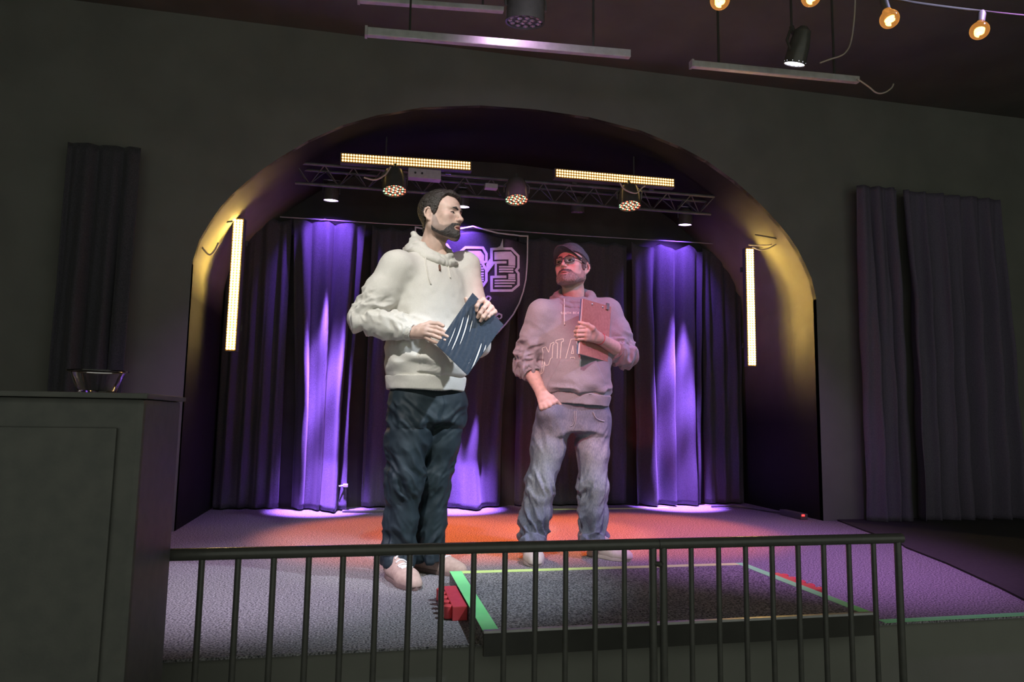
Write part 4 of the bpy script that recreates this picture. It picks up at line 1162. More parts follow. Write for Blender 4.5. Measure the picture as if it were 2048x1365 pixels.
# joints
shR, shL = W1(792, 532, -.115), W1(928, 535, .115)
elR, wrR = W1(730, 640, -.13), W1(828, 666, -.225)
elL, wrL = W1(955, 690, -.04), W1(966, 640, -.235)
hipR, hipL = W1(822, 800, -.04), W1(892, 800, .05)
knR, knL = W1(808, 960, -.07), W1(868, 958, .05)
anR, anL = W1(796, 1115, -.02), W1(856, 1112, .06)

# right hand: fingers laid along the folder edge
dR = -.262
kR = [W1(855, 654, dR-.006), W1(851, 660.5, dR-.012), W1(848, 666.5, dR-.010), W1(845, 672, dR)]
fR = [[W1(873, 655.5, dR-.018), W1(884, 660, dR-.026), W1(893, 666, dR-.030)],
      [W1(871, 664, dR-.024), W1(884, 668.5, dR-.032), W1(895.5, 674, dR-.034)],
      [W1(866, 671.5, dR-.022), W1(879, 676.5, dR-.030), W1(890, 680.5, dR-.034)],
      [W1(859, 680, dR-.010), W1(869, 684.5, dR-.018), W1(877.5, 687.5, dR-.022)]]
tR = [W1(843, 654, dR+.030), W1(860, 647, dR+.040), W1(876, 648, dR+.030), W1(886, 652, dR+.014)]
V, F = build_hand(wrR, wrR+(elR-wrR)*.35, kR, fR, tR)
parts1.append((V, F, hand_tint(V, SK1, kR, fR, tR)))
# left hand: fingers curled over the far edge of the folder
dL = -.300
kL = [W1(966, 600, dL+.012), W1(975, 607.5, dL+.008), W1(982.5, 615.5, dL+.008), W1(989, 624, dL+.012)]
fL = [[W1(959, 604, dL-.014), W1(953.5, 613, dL-.020), W1(953, 621.5, dL-.012)],
      [W1(967, 617, dL-.022), W1(960, 627, dL-.024), W1(955.5, 635, dL-.014)],
      [W1(974, 625.5, dL-.022), W1(966, 635, dL-.024), W1(961.5, 642.5, dL-.014)],
      [W1(982, 629, dL-.014), W1(976.5, 634, dL-.018), W1(971, 639, dL-.012)]]
tL = [W1(950, 622, dL+.045), W1(940, 612, dL+.030), W1(935, 604, dL+.024), W1(932, 598, dL+.020)]
V, F = build_hand(wrL, wrL+(elL-wrL)*.35, kL, fL, tL, fr=1.06)
parts1.append((V, F, hand_tint(V, SK1, kL, fL, tL)))
pel = (hipR+hipL)/2+ar((0, 0, .03)); che = (shR+shL)/2+ar((0, 0, -.06))
V, F = body_core([(pel, che, .085, .09), (che, HP1+ar((0, .03, -.2)), .08, .045), (shR, elR, .04, .035), (elR, wrR, .034, .026), (shL, elL, .04, .035), (elL, wrL, .034, .026), (pel, hipR, .07, .07), (pel, hipL, .07, .07), (hipR, knR, .065, .045), (knR, anR, .042, .03), (hipL, knL, .065, .045), (knL, anL, .042, .03)], (-.3, 2.95, -.02), (.9, 3.75, 1.75))
parts1.append((V, F, np.tile(np.array(SK1), (len(V), 1))))
P1 = person(B1, parts1, 'bearded man in a cream hoodie, dark jeans and tan shoes holding a folder')

# hair, beard, brows
hr = hair_shell(hv, lambda x, y, z: .009+.010*np.exp(-(((z-.10)/.04)**2+((y+.03)/.07)**2))+0*x, hair_region([-.15, -.095, -.075, -.055, -.04, -.028, -.012, -.002, .012, .034, .046, .06, .13], [.094, .090, .084, .074, .052, .014, -.018, -.012, .022, .018, -.030, -.075, -.09], .014), 'hair')
hr.add(cap((-.020, -.062, .098), (.030, -.070, .090), .014, .013), .02)
hr.add(cap((.030, -.070, .090), (.058, -.058, .060), .012, .009), .012); hr.add(cap((.058, -.058, .060), (.068, -.040, .020), .009, .006), .01)
hr.keep(fn_prim(lambda x, y, z: (np.abs(x)-.088)+0*y+0*z), .004)
V, F = hr.mesh(1); N = vnormals(V, F)
V = V+N*(.0022*vnoise(V*np.array([3.2, .5, 1.6]), 80, 2)+.0015*vnoise(V*np.array([3.4, .35, 1.4]), 190, 6))[:, None]
gr = sstep(-.01, -.05, V[:, 1])*sstep(.07, .02, V[:, 2])
tint = np.array((.040, .034, .030))*(1+.3*vnoise(V, 120, 8))[:, None]+gr[:, None]*np.array((.05, .05, .055))
sculpt('hair', T1(V), F, M['hair'], P1, np.clip(tint, 0, 1))
bd = hair_shell(hv, lambda x, y, z: .0022+.0045*np.exp(-(((z+.110)/.03)**2+((y+.08)/.035)**2))+0*x,
                beard_region([-.051, -.052, -.058, -.077, -.099, -.100, -.094, -.084, -.07, -.2], [-.132, -.124, -.112, -.095, -.08], .0115, st1['mouth']), 'beard')
V, F = bd.mesh(1); N = vnormals(V, F)
V = V+N*(.0016*vnoise(V*np.array([2, 2, .7]), 200, 12))[:, None]
tint = np.array((.060, .053, .052))*(1+.45*vnoise(V, 160, 18))[:, None]+(np.exp(-((V[:, 2]+.11)/.016)**2)*np.exp(-(V[:, 0]/.03)**2))[:, None]*np.array((.06, .06, .06))
sculpt('beard', T1(V), F, M['hair'], P1, np.clip(tint, 0, 1))
brows(hv, (.05, .042, .04), P1, T1, dz=-.002)

# ---------------------------------------------------------------- hoodie
def C1(px, py): return W1(px, py, 0.0)
c_hem, c_bel, c_che, c_sho, c_nec = C1(852, 772), C1(855, 700), C1(864, 600), C1(862, 540), C1(858, 505)
HZ1 = c_hem[2]
tab1 = [(HZ1-.004, c_hem[0], B1[1]+.005, .186, .150), (HZ1+.05, c_hem[0], B1[1]+.005, .196, .160), (HZ1+.10, c_hem[0]+.004, B1[1]+.003, .208, .172), (c_bel[2], c_bel[0], B1[1], .208, .168),
        (c_che[2]-.05, c_che[0], B1[1]+.004, .204, .150), (c_che[2]+.06, c_che[0], B1[1]+.01, .204, .142), (c_sho[2]-.01, c_sho[0]+.004, B1[1]+.015, .188, .118), (c_sho[2]+.030, c_sho[0]+.004, B1[1]+.02, .140, .090), (c_nec[2]-.032, c_nec[0]+.008, B1[1]+.018, .095, .080)]
cuffR = wrR+(elR-wrR)*.16; cuffL = wrL+(elL-wrL)*.22
hz = Vol((-.35, 2.92, .80), (.88, 3.72, 1.68), .0052)
hz.add(loft(tab1, YAW1, 2.25), 0)
ncl = ar((c_nec[0], B1[1]+.03, c_nec[2]-.055))
hz.add(cap(ncl, shR+ar((0, 0, -.005)), .056, .064), .05); hz.add(cap(ncl, shL+ar((0, 0, -.005)), .056, .064), .05)
midR = (shR+elR)/2; hz.add(cap(shR+ar((.008, 0, -.012)), midR, .076, .074), .05); hz.add(cap(midR, elR, .076, .066), .03); hz.add(ell(elR+ar((-.004, .0, .0)), (.066, .064, .062)), .02)
fmR = (elR+cuffR)/2; hz.add(cap(elR, fmR, .064, .058), .02); hz.add(cap(fmR, cuffR, .058, .040), .02)
hz.add(cap(shL, (shL+elL)/2, .082, .074), .04); hz.add(cap((shL+elL)/2, elL, .074, .062), .03); hz.add(cap(elL, cuffL, .060, .042), .02)
# long fold lines in the sleeve and under the arm
for a, b, r in ((W1(800, 640, -.200), W1(850, 652, -.200), .014), (W1(790, 622, -.185), W1(860, 645, -.190), .012)):
    hz.add(cap(a, b, r, r*.6), .03)
hzF = hz.F.copy()
V, F = hz.mesh(1); N = vnormals(V, F)
Sarm, Larm, _, dist = limb_param(V, [shR, elR, cuffR]); onarm = sstep(.11, .07, dist)*sstep(.10, .22, Sarm)
SarL, LarL, _, distL = limb_param(V, [shL, elL, cuffL]); onarmL = sstep(.10, .06, distL)*sstep(.10, .2, SarL)
d = onarm*limb_folds(V, N, [shR, elR, cuffR], .030, 21, [(.50, .11, 1.0), (.28, .09, .5), (.78, .08, .6), (.93, .05, .7)], 31, 1.6)
d += onarmL*limb_folds(V, N, [shL, elL, cuffL], .016, 24, [(.5, .10, 1.0), (.9, .07, .6)], 41, -.8)
tor = (1-onarm)*(1-onarmL)
Pn = V.copy(); Q = np.stack([V[:, 0]*5+V[:, 2]*4, V[:, 1]*4, V[:, 2]*7-V[:, 0]*5], 1)
d += tor*(.011*ridged(vnoise(Q, 1.0, 51))-.004)*(.35+.65*sstep(1.15, .95, V[:, 2]))
low = np.exp(-((V[:, 2]-(HZ1+.085))/.045)**2)
Qs = np.stack([V[:, 0]*9, V[:, 1]*9, V[:, 2]*20+V[:, 0]*4], 1)
d += tor*low*.015*ridged(vnoise(Qs, 1.0, 61))
d += .0018*vnoise(V, 38, 71)
V = V+N*d[:, None]; V = V+.35*(lap(V, F)-V)
hood1 = sculpt('hoodie', V, F, M['cream'], P1)
hv1 = (V.copy(), F.copy())
# pocket: raised patch on the front
fx, fy = math.sin(YAW1), -math.cos(YAW1); sx_, sy_ = math.cos(YAW1), math.sin(YAW1)   # facing and sideways (his left) directions
def torso_uv(x, y, z, cx, cy): return (x-cx)*sx_+(y-cy)*sy_, (x-cx)*fx+(y-cy)*fy
def pocket(hzv, F0, cx, cy, z0, z1, wtop, wbot, yawf, lift, M_, parent, V0, folds):
    w = Vol.__new__(Vol); w.lo, w.h, w.n, w.ax = hzv.lo, hzv.h, hzv.n, hzv.ax; w.F = F0-lift
    (ax_, ay_), (bx_, by_) = yawf
    def reg(x, y, z):
        u = (x-cx)*bx_+(y-cy)*by_; f = (x-cx)*ax_+(y-cy)*ay_
        t = np.clip((z-z0)/(z1-z0), 0, 1); hw = wbot+(wtop-wbot)*sstep(.25, 1.0, t)
        return np.maximum(np.maximum(np.abs(u)-hw, np.maximum(z0-z, z-z1)), .06-f)
    w.keep(fn_prim(reg), .008)
    w.cut(fn_prim(lambda x, y, z: 0*x+0*y+0*z+1.0), .001) if False else None
    return w
w = pocket(hz, hzF, c_hem[0], B1[1], HZ1+.052, HZ1+.262, .085, .150, ((fx, fy), (sx_, sy_)), .010, None, None, None, None)
def snap_disp(V, hV, d):
    """carry the fold offsets of the garment over to a patch lying on it"""
    from mathutils.kdtree import KDTree
    kd = KDTree(len(hV))
    for i, p in enumerate(hV): kd.insert(p, i)
    kd.balance()
    return np.array([d[kd.find(p)[1]] for p in V])
Vp, Fp = w.mesh(1); Np = vnormals(Vp, Fp); dd = snap_disp(Vp, Pn, d); Vp = Vp+Np*dd[:, None]
sculpt('pocket', Vp, Fp, M['cream'], hood1)
# hem band and cuffs
hb = Vol((-.1, 3.0, HZ1-.035), (.75, 3.72, HZ1+.07), .004)
hb.add(loft([(HZ1-.022, c_hem[0], B1[1]+.005, .190, .154), (HZ1+.01, c_hem[0], B1[1]+.005, .194, .158), (HZ1+.042, c_hem[0], B1[1]+.005, .199, .163)], YAW1, 2.25), 0)
hb.cut(loft([(HZ1-.08, c_hem[0], B1[1]+.005, .176, .140), (HZ1+.02, c_hem[0], B1[1]+.005, .176, .140)], YAW1, 2.25), .004)
V, F = hb.mesh(1); N = vnormals(V, F); V = V+N*(.006*vnoise(V, 9, 4)+.003*vnoise(V, 22, 5))[:, None]
V = rib(V, N, (c_hem[0], B1[1], 0), (0, 0, 1), 150, .0007)
sculpt('hem_band', V, F, M['cream'], hood1)
def cuff(parent, a, b, r0, r1, m, seed):
    lo = np.minimum(a, b)-.07; hi = np.maximum(a, b)+.07
    v = Vol(lo, hi, .003); ax = (b-a)/np.linalg.norm(b-a)
    v.add(cap(a, b, r0, r1), 0); v.keep(half(b, ax), .004); v.keep(half(a, -ax), .004)
    v.cut(cap(a+ax*.012, b+ax*.05, r0-.008, r1-.007), .003)
    V, F = v.mesh(1); N = vnormals(V, F); V = V+N*(.004*vnoise(V, 26, seed))[:, None]
    V = rib(V, N, a, ax, 46, .0008)
    return sculpt('cuff', V, F, m, parent)
axR = (wrR-elR)/np.linalg.norm(wrR-elR); axL = (wrL-elL)/np.linalg.norm(wrL-elL)
cuff(hood1, cuffR-axR*.025, cuffR+axR*.034, .045, .037, M['cream'], 3)
cuff(hood1, cuffL-axL*.025, cuffL+axL*.034, .046, .038, M['cream'], 4)
# hood lying round the neck
def hood(parent, C, yaw, m, rx, ry, zf, zb, seed, rf=.017, rb=.036, bag=None, extra=()):
    fx_, fy_ = math.sin(yaw), -math.cos(yaw); sx, sy = math.cos(yaw), math.sin(yaw)
    def P(a, k=1.0, dz=0.0):   # a = 0 front, pi back
        f, s = math.cos(a), math.sin(a)
        t = (1-math.cos(a))/2
        return ar((C[0]+k*(fx_*f*ry+sx*s*rx), C[1]+k*(fy_*f*ry+sy*s*rx), zf+(zb-zf)*t**.8+dz)), t
    A = np.array([P(a)[0] for a in np.linspace(0, 6.28, 24)])
    v = Vol(A.min(0)-ar((.10, .10, .16)), A.max(0)+ar((.10, .10, .07)), .0042)
    n = 28
    for i in range(n):
        a0, a1 = -math.pi+2*math.pi*i/n, -math.pi+2*math.pi*(i+1)/n
        (p0, t0), (p1, t1) = P(a0), P(a1)
        if abs(a0) < .10 or abs(a1) < .10: continue
        v.add(cap(p0, p1, rf+(rb-rf)*t0, rf+(rb-rf)*t1), .012)
        q0, q1 = P(a0, 1.22, -.030)[0], P(a1, 1.22, -.030)[0]
        v.add(cap(q0, q1, (rf+(rb-rf)*t0)*.95, (rf+(rb-rf)*t1)*.95), .014)
    f0 = P(.12)[0]; f1 = P(-.12)[0]; tip = P(0)[0]+ar((fx_*.012, fy_*.012, -.030))
    v.add(cap(f0, tip, rf*.9, rf*.7), .012); v.add(cap(f1, tip, rf*.9, rf*.7), .012)
    if bag is not None:
        bc = ar((C[0]-fx_*bag[0], C[1]-fy_*bag[0], zf+bag[1])); v.add(ell(bc, (bag[2], bag[3], bag[4]), Matrix.Rotation(yaw, 3, 'Z')), .03)
    for a, b, r in extra: v.add(cap(a, b, r, r*.7), .02)
    V, F = v.mesh(1); N = vnormals(V, F)
    Q = np.stack([V[:, 0]*10, V[:, 1]*10, V[:, 2]*26], 1)
    V = V+N*(.008*ridged(vnoise(Q, 1, seed))-.003+.002*vnoise(V, 45, seed+1))[:, None]
    return sculpt('hood', V, F, m, parent), P
nz = W1(880, 512)[2]
hd1, PH1 = hood(hood1, (c_nec[0]+.018, B1[1]+.015), YAW1, M['cream'], .088, .084, nz-.022, nz+.078, 81, .015, .027, bag=(.12, .02, .10, .050, .075),
     extra=[(W1(828, 468, .06), W1(838, 492, .02), .020), (W1(836, 488, -.02), W1(866, 506, -.06), .013)])
# drawstrings with aglet
bv1 = BVHTree.FromPolygons([tuple(x) for x in hv1[0]], [tuple(f) for f in hv1[1].tolist()])
def on_surface(bv, px, py, off=.004):
    d = at(px, py, 5.0)-CAM; hit = bv.ray_cast(Vector(CAM), Vector(d).normalized())
    if hit[0] is None: return None
    return hit[0]-Vector(d).normalized()*off
def string(bv, pxl, r, m, parent, name='drawstring'):
    p = [on_surface(bv, *q, off=r*1.2+.002) for q in pxl]; p = [q for q in p if q is not None]
    return tube_mesh(name, p, r, m, parent)
string(bv1, [(851, 508), (852, 525), (855, 542), (858, 556), (862, 568)], .0034, M['cord'], hood1)
string(bv1, [(893, 512), (896, 528), (899, 545), (901, 556)], .0034, M['cord'], hood1)
pg_ = string(bv1, [(879, 531), (880, 541)], .0055, mat('brown_toggle', (.14, .07, .05), .5, col2=(.18, .09, .06), nscale=40), hood1, 'zip_toggle')

# ---------------------------------------------------------------- jeans
jz = Vol((-.12, 3.0, .02), (.75, 3.70, .95), .005)
zc = C1(850, 800)
jz.add(loft([(hipR[2]-.10, zc[0]+.01, B1[1]+.005, .168, .126), (hipR[2], zc[0]+.005, B1[1]+.005, .168, .128), (hipR[2]+.05, zc[0], B1[1]+.005, .154, .120), (hipR[2]+.09, zc[0], B1[1]+.005, .145, .112)], YAW1, 2.2), 0)
def leg(v, hip, kn, an, hem, r=(.098, .088, .072, .070, .068, .066)):
    m = (hip+kn)/2; c = (kn+an)/2
    v.add(cap(hip, m, r[0], r[1]), .05); v.add(cap(m, kn, r[1], r[2]), .03); v.add(cap(kn, c, r[2], r[3]), .03); v.add(cap(c, an, r[3], r[4]), .02)
    v.add(cap(an, hem, r[4], r[5]), .015)
hemR, hemL = W1(797, 1126, -.04), W1(860, 1116, .03)
leg(jz, hipR, knR, anR, hemR, (.100, .092, .078, .075, .074, .070)); leg(jz, hipL, knL, anL, hemL, (.100, .090, .074, .072, .070, .064))
jz.keep(half((0, 0, hemR[2]-.012), (0, 0, -1)), .006)
V, F = jz.mesh(1); N = vnormals(V, F)
left = np.linalg.norm(np.cross(V-hipR, (anR-hipR)/np.linalg.norm(anR-hipR)), axis=1) > np.linalg.norm(np.cross(V-hipL, (anL-hipL)/np.linalg.norm(anL-hipL)), axis=1)
d = np.where(left, limb_folds(V, N, [hipL, knL, anL, hemL], .022, 17, [(.47, .13, .8), (.9, .12, 1.1), (.1, .10, .7)], 91, 1.6), limb_folds(V, N, [hipR, knR, anR, hemR], .024, 17, [(.47, .15, .9), (.9, .13, 1.1), (.1, .10, .9)], 95, -1.6))
d += .003*ridged(vnoise(V, 16, 7))
Q = np.stack([V[:, 0]*9, V[:, 1]*9, V[:, 2]*3.0+V[:, 0]*5], 1); d += .008*ridged(vnoise(Q, 1.0, 17))*sstep(.25, .5, V[:, 2])
d = d*sstep(.86, .78, V[:, 2])
V = V+N*d[:, None]
for _ in range(2): V = V+.5*(lap(V, F)-V)
jean1 = sculpt('jeans', V, F, M['navy'], P1)
# ---------------------------------------------------------------- shoes and folder
shoe(P1, ar((.150, 3.38, 0)), ar((.250, 3.085, 0)), None, M['suede'], M['sole'], M['lace'], 'tan suede shoe', .050)
shoe(P1, ar((.270, 3.53, 0)), ar((.490, 3.335, 0)), None, M['suede'], M['sole'], M['lace'], 'tan suede shoe', .050)

fold = empty('folder', tuple(W1(940, 669, dL)), label='dark blue folder held in the hands of the man in the cream hoodie', cat='folder')
fc = [W1(945, 586, dL+.012), W1(1007, 650, dL), W1(935, 751, dL-.012), W1(873, 690, dL)]
fc = [ar(p) for p in fc]; cen = sum(fc)/4
e1 = (fc[1]-fc[0]); e2 = (fc[3]-fc[0]); nF = np.cross(e1, e2); nF /= np.linalg.norm(nF); nF = nF if nF[1] < 0 else -nF
M['folder'] = mat('blue_folder', (.028, .046, .080), .45, col2=(.036, .056, .095), nscale=90, bump=.05, bscale=200, spec=.5)
def slab(name, c4, t0, t1, m, parent):
    v = [p+nF*t0 for p in c4]+[p+nF*t1 for p in c4]
    return mesh_obj(name, v, [(0, 1, 2, 3), (7, 6, 5, 4), (0, 4, 5, 1), (1, 5, 6, 2), (2, 6, 7, 3), (3, 7, 4, 0)], m, parent)
slab('back_cover', fc, -.006, -.002, M['folder'], fold)
slab('paper_stack', [cen+(p-cen)*.97 for p in fc], -.002, .001, M['white_plastic'], fold)
# front cover: glossy plastic with waves along its lower half
NU, NV = 64, 90; Vf = []
for j in range(NV+1):
    for i in range(NU+1):
        u, w_ = i/NU, j/NV
        p = fc[0]+e1*u+e2*w_+(fc[2]-fc[1]-e2)*u*w_
        amp = sstep(.30, .55, np.array(w_+.25*(1-u)))*sstep(0, .05, np.array(u))
        wv = .0029*math.sin(80*(.62*u+.22*(1-w_)**2-.10*w_))*amp*(math.exp(-((u-.30)/.26)**2)+math.exp(-((u-.92)/.14)**2))*math.sin(math.pi*min(1, max(0, w_-.05)))**.5
        edge = min(u, 1-u, w_, 1-w_)
        Vf.append(p+nF*(.0022+wv+.0006*min(1, edge*30)))
Ff = [(j*(NU+1)+i, j*(NU+1)+i+1, (j+1)*(NU+1)+i+1, (j+1)*(NU+1)+i) for j in range(NV) for i in range(NU)]
M['folder_gloss'] = mat('blue_folder_foil', (.028, .046, .080), .27, col2=(.036, .056, .095), nscale=90, spec=.7)
mesh_obj('front_cover', Vf, Ff, M['folder_gloss'], fold, smooth=True)
# ================================================================== man in the cap
Y2M = 3.69
def W2(px, py, dy=0.0): return at(px, py, Y2M+dy)
B2 = (1.10, Y2M, 0.0)
YAW2 = R(-13)
HP2 = W2(1144, 534, -.02)
RH2 = rotm(R(-42), R(10), R(-4))
T2 = lambda V: V@RH2.T+HP2
NB2 = ar(W2(1147, 604, .035)); NB2[2] -= .03
st2 = dict(neck=tuple((NB2-HP2)@RH2), beard=(.17, .13, .115), stubble=.62, mouth=.0012, lid=.0030, open=.0052, jaw=1.06, lip=(.48, .24, .22), gaze=(-.25, .05))
hv2, V, F = build_head(st2)
SK2 = (.66, .47, .40)
parts2 = [(T2(V), F, head_tint(V, SK2, st2))]+[(T2(a), b, c) for a, b, c in eyeballs(st2)]
sh2R, sh2L = W2(1083, 625, -.02), W2(1214, 622, -.02)
el2R, wr2R = W2(1054, 728, .06), W2(1083, 786, -.075)
el2L, wr2L = W2(1248, 708, -.03), W2(1196, 676, -.215)
hip2R, hip2L = W2(1107, 832, 0), W2(1187, 835, 0)
kn2R, kn2L = W2(1082, 965, -.02), W2(1184, 968, -.02)
an2R, an2L = W2(1064, 1080, .02), W2(1186, 1080, .02)
# left hand gripping the clipboard
d2 = -.262
k2L = [W2(1176, 655, d2-.010), W2(1173, 663, d2-.014), W2(1171.5, 671, d2-.010), W2(1171.5, 678.5, d2-.002)]
f2L = [[W2(1158.5, 655, d2-.016), W2(1154, 655.5, d2+.012), W2(1160, 656, d2+.034)],
       [W2(1155.5, 663, d2-.018), W2(1151, 663.5, d2+.012), W2(1157, 664, d2+.036)],
       [W2(1155, 671, d2-.014), W2(1151, 671.5, d2+.014), W2(1157, 672, d2+.036)],
       [W2(1157, 679, d2-.006), W2(1153, 679.5, d2+.016), W2(1159, 680, d2+.034)]]
t2L = [W2(1185, 657, d2-.012), W2(1176, 650.5, d2-.016), W2(1166, 648, d2-.016), W2(1158.5, 645.5, d2-.012)]
V, F = build_hand(wr2L, wr2L+(el2L-wr2L)*.9, k2L, f2L, t2L, rw=.029, rf=.043, fr=1.02)
parts2.append((V, F, hand_tint(V, SK2, k2L, f2L, t2L)))
# right hand slid into the jeans pocket
k2R = [W2(1106, 806, -.125), W2(1099, 811, -.130), W2(1091, 815, -.125), W2(1083, 817, -.115)]
f2R = [[W2(1116, 824, -.10), W2(1120, 834, -.075), W2(1121, 842, -.06)], [W2(1107, 831, -.10), W2(1110, 842, -.075), W2(1111, 850, -.06)], [W2(1096, 834, -.095), W2(1098, 845, -.07), W2(1099, 852, -.055)], [W2(1086, 832, -.085), W2(1087, 841, -.065), W2(1088, 848, -.05)]]
t2R = [W2(1104, 796, -.115), W2(1112, 803, -.12), W2(1120, 810, -.105), W2(1126, 816, -.085)]
V, F = build_hand(wr2R, wr2R+(el2R-wr2R)*.95, k2R, f2R, t2R, rw=.030, rf=.046, h=.0028)
parts2.append((V, F, hand_tint(V, SK2, k2R, f2R, t2R)))
pel2 = (hip2R+hip2L)/2+ar((0, 0, .03)); che2 = (sh2R+sh2L)/2+ar((0, .03, -.06))
V, F = body_core([(pel2, che2, .08, .085), (che2, HP2+ar((0, .03, -.2)), .075, .045), (sh2R, el2R, .038, .033), (el2R, wr2R, .033, .024), (sh2L, el2L, .038, .033), (el2L, wr2L, .033, .024), (pel2, hip2R, .065, .065), (pel2, hip2L, .065, .065), (hip2R, kn2R, .06, .042), (kn2R, an2R, .04, .03), (hip2L, kn2L, .06, .042), (kn2L, an2L, .04, .03)], (.6, 3.3, -.02), (1.7, 4.0, 1.6))
parts2.append((V, F, np.tile(np.array(SK2), (len(V), 1))))
P2 = person(B2, parts2, 'man in a dark cap, glasses and grey hoodie hugging a brown clipboard')
# beard, side hair, brows
bd = hair_shell(hv2, lambda x, y, z: .0016+.0030*np.exp(-(((z+.112)/.03)**2+((y+.07)/.04)**2))+0*x,
                beard_region([-.050, -.051, -.056, -.072, -.088, -.088, -.080, -.066, -.05, -.2], [-.130, -.122, -.112, -.092, -.08], .0085, 0.0), 'beard')
V, F = bd.mesh(1); N = vnormals(V, F)
V = V+N*(.0014*vnoise(V*np.array([2, 2, .7]), 210, 22))[:, None]
mus = np.exp(-((V[:, 2]+.060)/.009)**2)*sstep(-.075, -.088, V[:, 1])
tint = np.array((.30, .25, .23))*(1+.4*vnoise(V, 170, 28))[:, None]*(1-.72*mus[:, None])
sculpt('beard', T2(V), F, M['hair'], P2, np.clip(tint, 0, 1))
hr = hair_shell(hv2, .0045, hair_region([-.15, -.06, -.035, -.022, -.008, .0, .012, .034, .046, .06, .13], [.2, .2, .06, -.025, -.040, -.02, .022, .018, -.030, -.070, -.085], 0), 'hair')
V, F = hr.mesh(1); N = vnormals(V, F); V = V+N*(.0016*vnoise(V*np.array([3, 1, 1]), 160, 2))[:, None]
sculpt('hair', T2(V), F, M['hair'], P2, np.clip(np.array((.10, .08, .072))*(1+.4*vnoise(V, 150, 3))[:, None], 0, 1))
brows(hv2, (.10, .075, .065), P2, T2, dz=.001)
# cap: crown, visor, button
cp = Vol((-.12, -.14, -.02), (.12, .15, .16), .003)
cp.add(ell((0, .018, .032), (.086, .108, .098)), 0); cp.add(ell((0, -.04, .050), (.070, .060, .070)), .04)
cp.keep(fn_prim(lambda x, y, z: (.052-.20*(y+.09)-z)*.97+0*x), .004)
V, F = cp.mesh(1); N = vnormals(V, F)
ang = np.arctan2(V[:, 0], -(V[:, 1]-.018)); seam = np.exp(-((np.mod(ang+math.pi/6, math.pi/3)-math.pi/6)/.03)**2)
V = V-N*(.0012*seam)[:, None]+N*(.002*vnoise(V, 30, 5))[:, None]
capo = sculpt('baseball_cap', T2(V), F, M['cap'], P2)
capo['label'] = 'dark baseball cap'
NU, NV = 30, 12; Vt = []
for side in (0, 1):
    for j in range(NV+1):
        for i in range(NU+1):
            a = -1+2*i/NU; t = j/NV
            x = .076*a*(1+.04*t); yb = -.088+.052*(a*a); ext = .072*math.sqrt(max(0, 1-(abs(a)**2.6)))
            y = yb-.004-ext*t
            z = .050-.028*a*a+.004*t-.016*t*a*a-.20*0+(.0035 if side else 0)+.006*t*(1-a*a)
            Vt.append((x, y, z))
n1 = (NU+1)*(NV+1)
Ft = []
for j in range(NV):
    for i in range(NU):
        q = (j*(NU+1)+i, j*(NU+1)+i+1, (j+1)*(NU+1)+i+1, (j+1)*(NU+1)+i); Ft.append(q); Ft.append(tuple(n1+k for k in q[::-1]))
bd_ = [j*(NU+1) for j in range(NV+1)]+[NV*(NU+1)+i for i in range(1, NU+1)]+[j*(NU+1)+NU for j in range(NV-1, -1, -1)]
for a, b in zip(bd_, bd_[1:]): Ft.append((a, b, n1+b, n1+a))
mesh_obj('visor', T2(np.array(Vt)), Ft, M['cap'], capo, smooth=True)
V = MB().lathe([(.007, -.001), (.006, .004), (0, .006)], c=T2(np.array([[0, .018, .129]]))[0], n=12).build('button', M['cap'], capo)
# glasses
M['frame'] = mat('dark_acetate', (.035, .030, .034), .3, col2=(.05, .042, .045), nscale=50)
gm = bpy.data.materials.new('spectacle_lens'); gm.use_nodes = True
_b = gm.node_tree.nodes['Principled BSDF']; _b.inputs['Transmission Weight'].default_value = 1; _b.inputs['Roughness'].default_value = 0.0; _b.inputs['IOR'].default_value = 1.12; _b.inputs['Base Color'].default_value = (.96, .96, .96, 1)
gla = MB()
def TP(x, y, z): return Vector(T2(np.array([[x, y, z]]))[0])
def lens_ring(s, k=1.0):
    out = []
    for a in np.linspace(0, 2*math.pi, 25)[:-1]:
        u = math.copysign(abs(math.cos(a))**.55, math.cos(a)); w_ = math.copysign(abs(math.sin(a))**.55, math.sin(a))
        x = s*.0335+.0255*k*u; out.append((x, -.1085+.011*((abs(x)-.0335)/.0255+.2)*.6, -.0035+.0185*k*w_))
    return out
ring0 = None
fr_ = None
for s in (-1, 1):
    o = MB().tube([TP(*p) for p in lens_ring(s)], .0024, 7, closed=True).build('rim', M['frame'], None, smooth=60)
    if fr_ is None:
        fr_ = empty('glasses', tuple(TP(0, -.11, 0))); fr_.parent = P2; fr_.matrix_parent_inverse = full_matrix(P2).inverted(); fr_['label'] = 'dark rectangular glasses'
    o.parent = fr_; o.matrix_parent_inverse = full_matrix(fr_).inverted()
    rp = lens_ring(s, .98); c_ = np.mean(np.array(rp), 0)
    vv = [TP(*p) for p in rp]+[TP(*c_)]
    mesh_obj('lens', vv, [(i, (i+1) % 24, 24) for i in range(24)], gm, fr_)
    MB().tube([TP(s*.0595, -.0975, .004), TP(s*.071, -.080, .005), TP(s*.0785, -.040, .004), TP(s*.0800, -.002, .002), TP(s*.079, .016, -.014)], .0022, 7).build('temple_arm', M['frame'], fr_, smooth=60)
MB().tube([TP(-.010, -.1085, .004), TP(0, -.1125, .006), TP(.010, -.1085, .004)], .0024, 7).build('bridge', M['frame'], fr_, smooth=60)

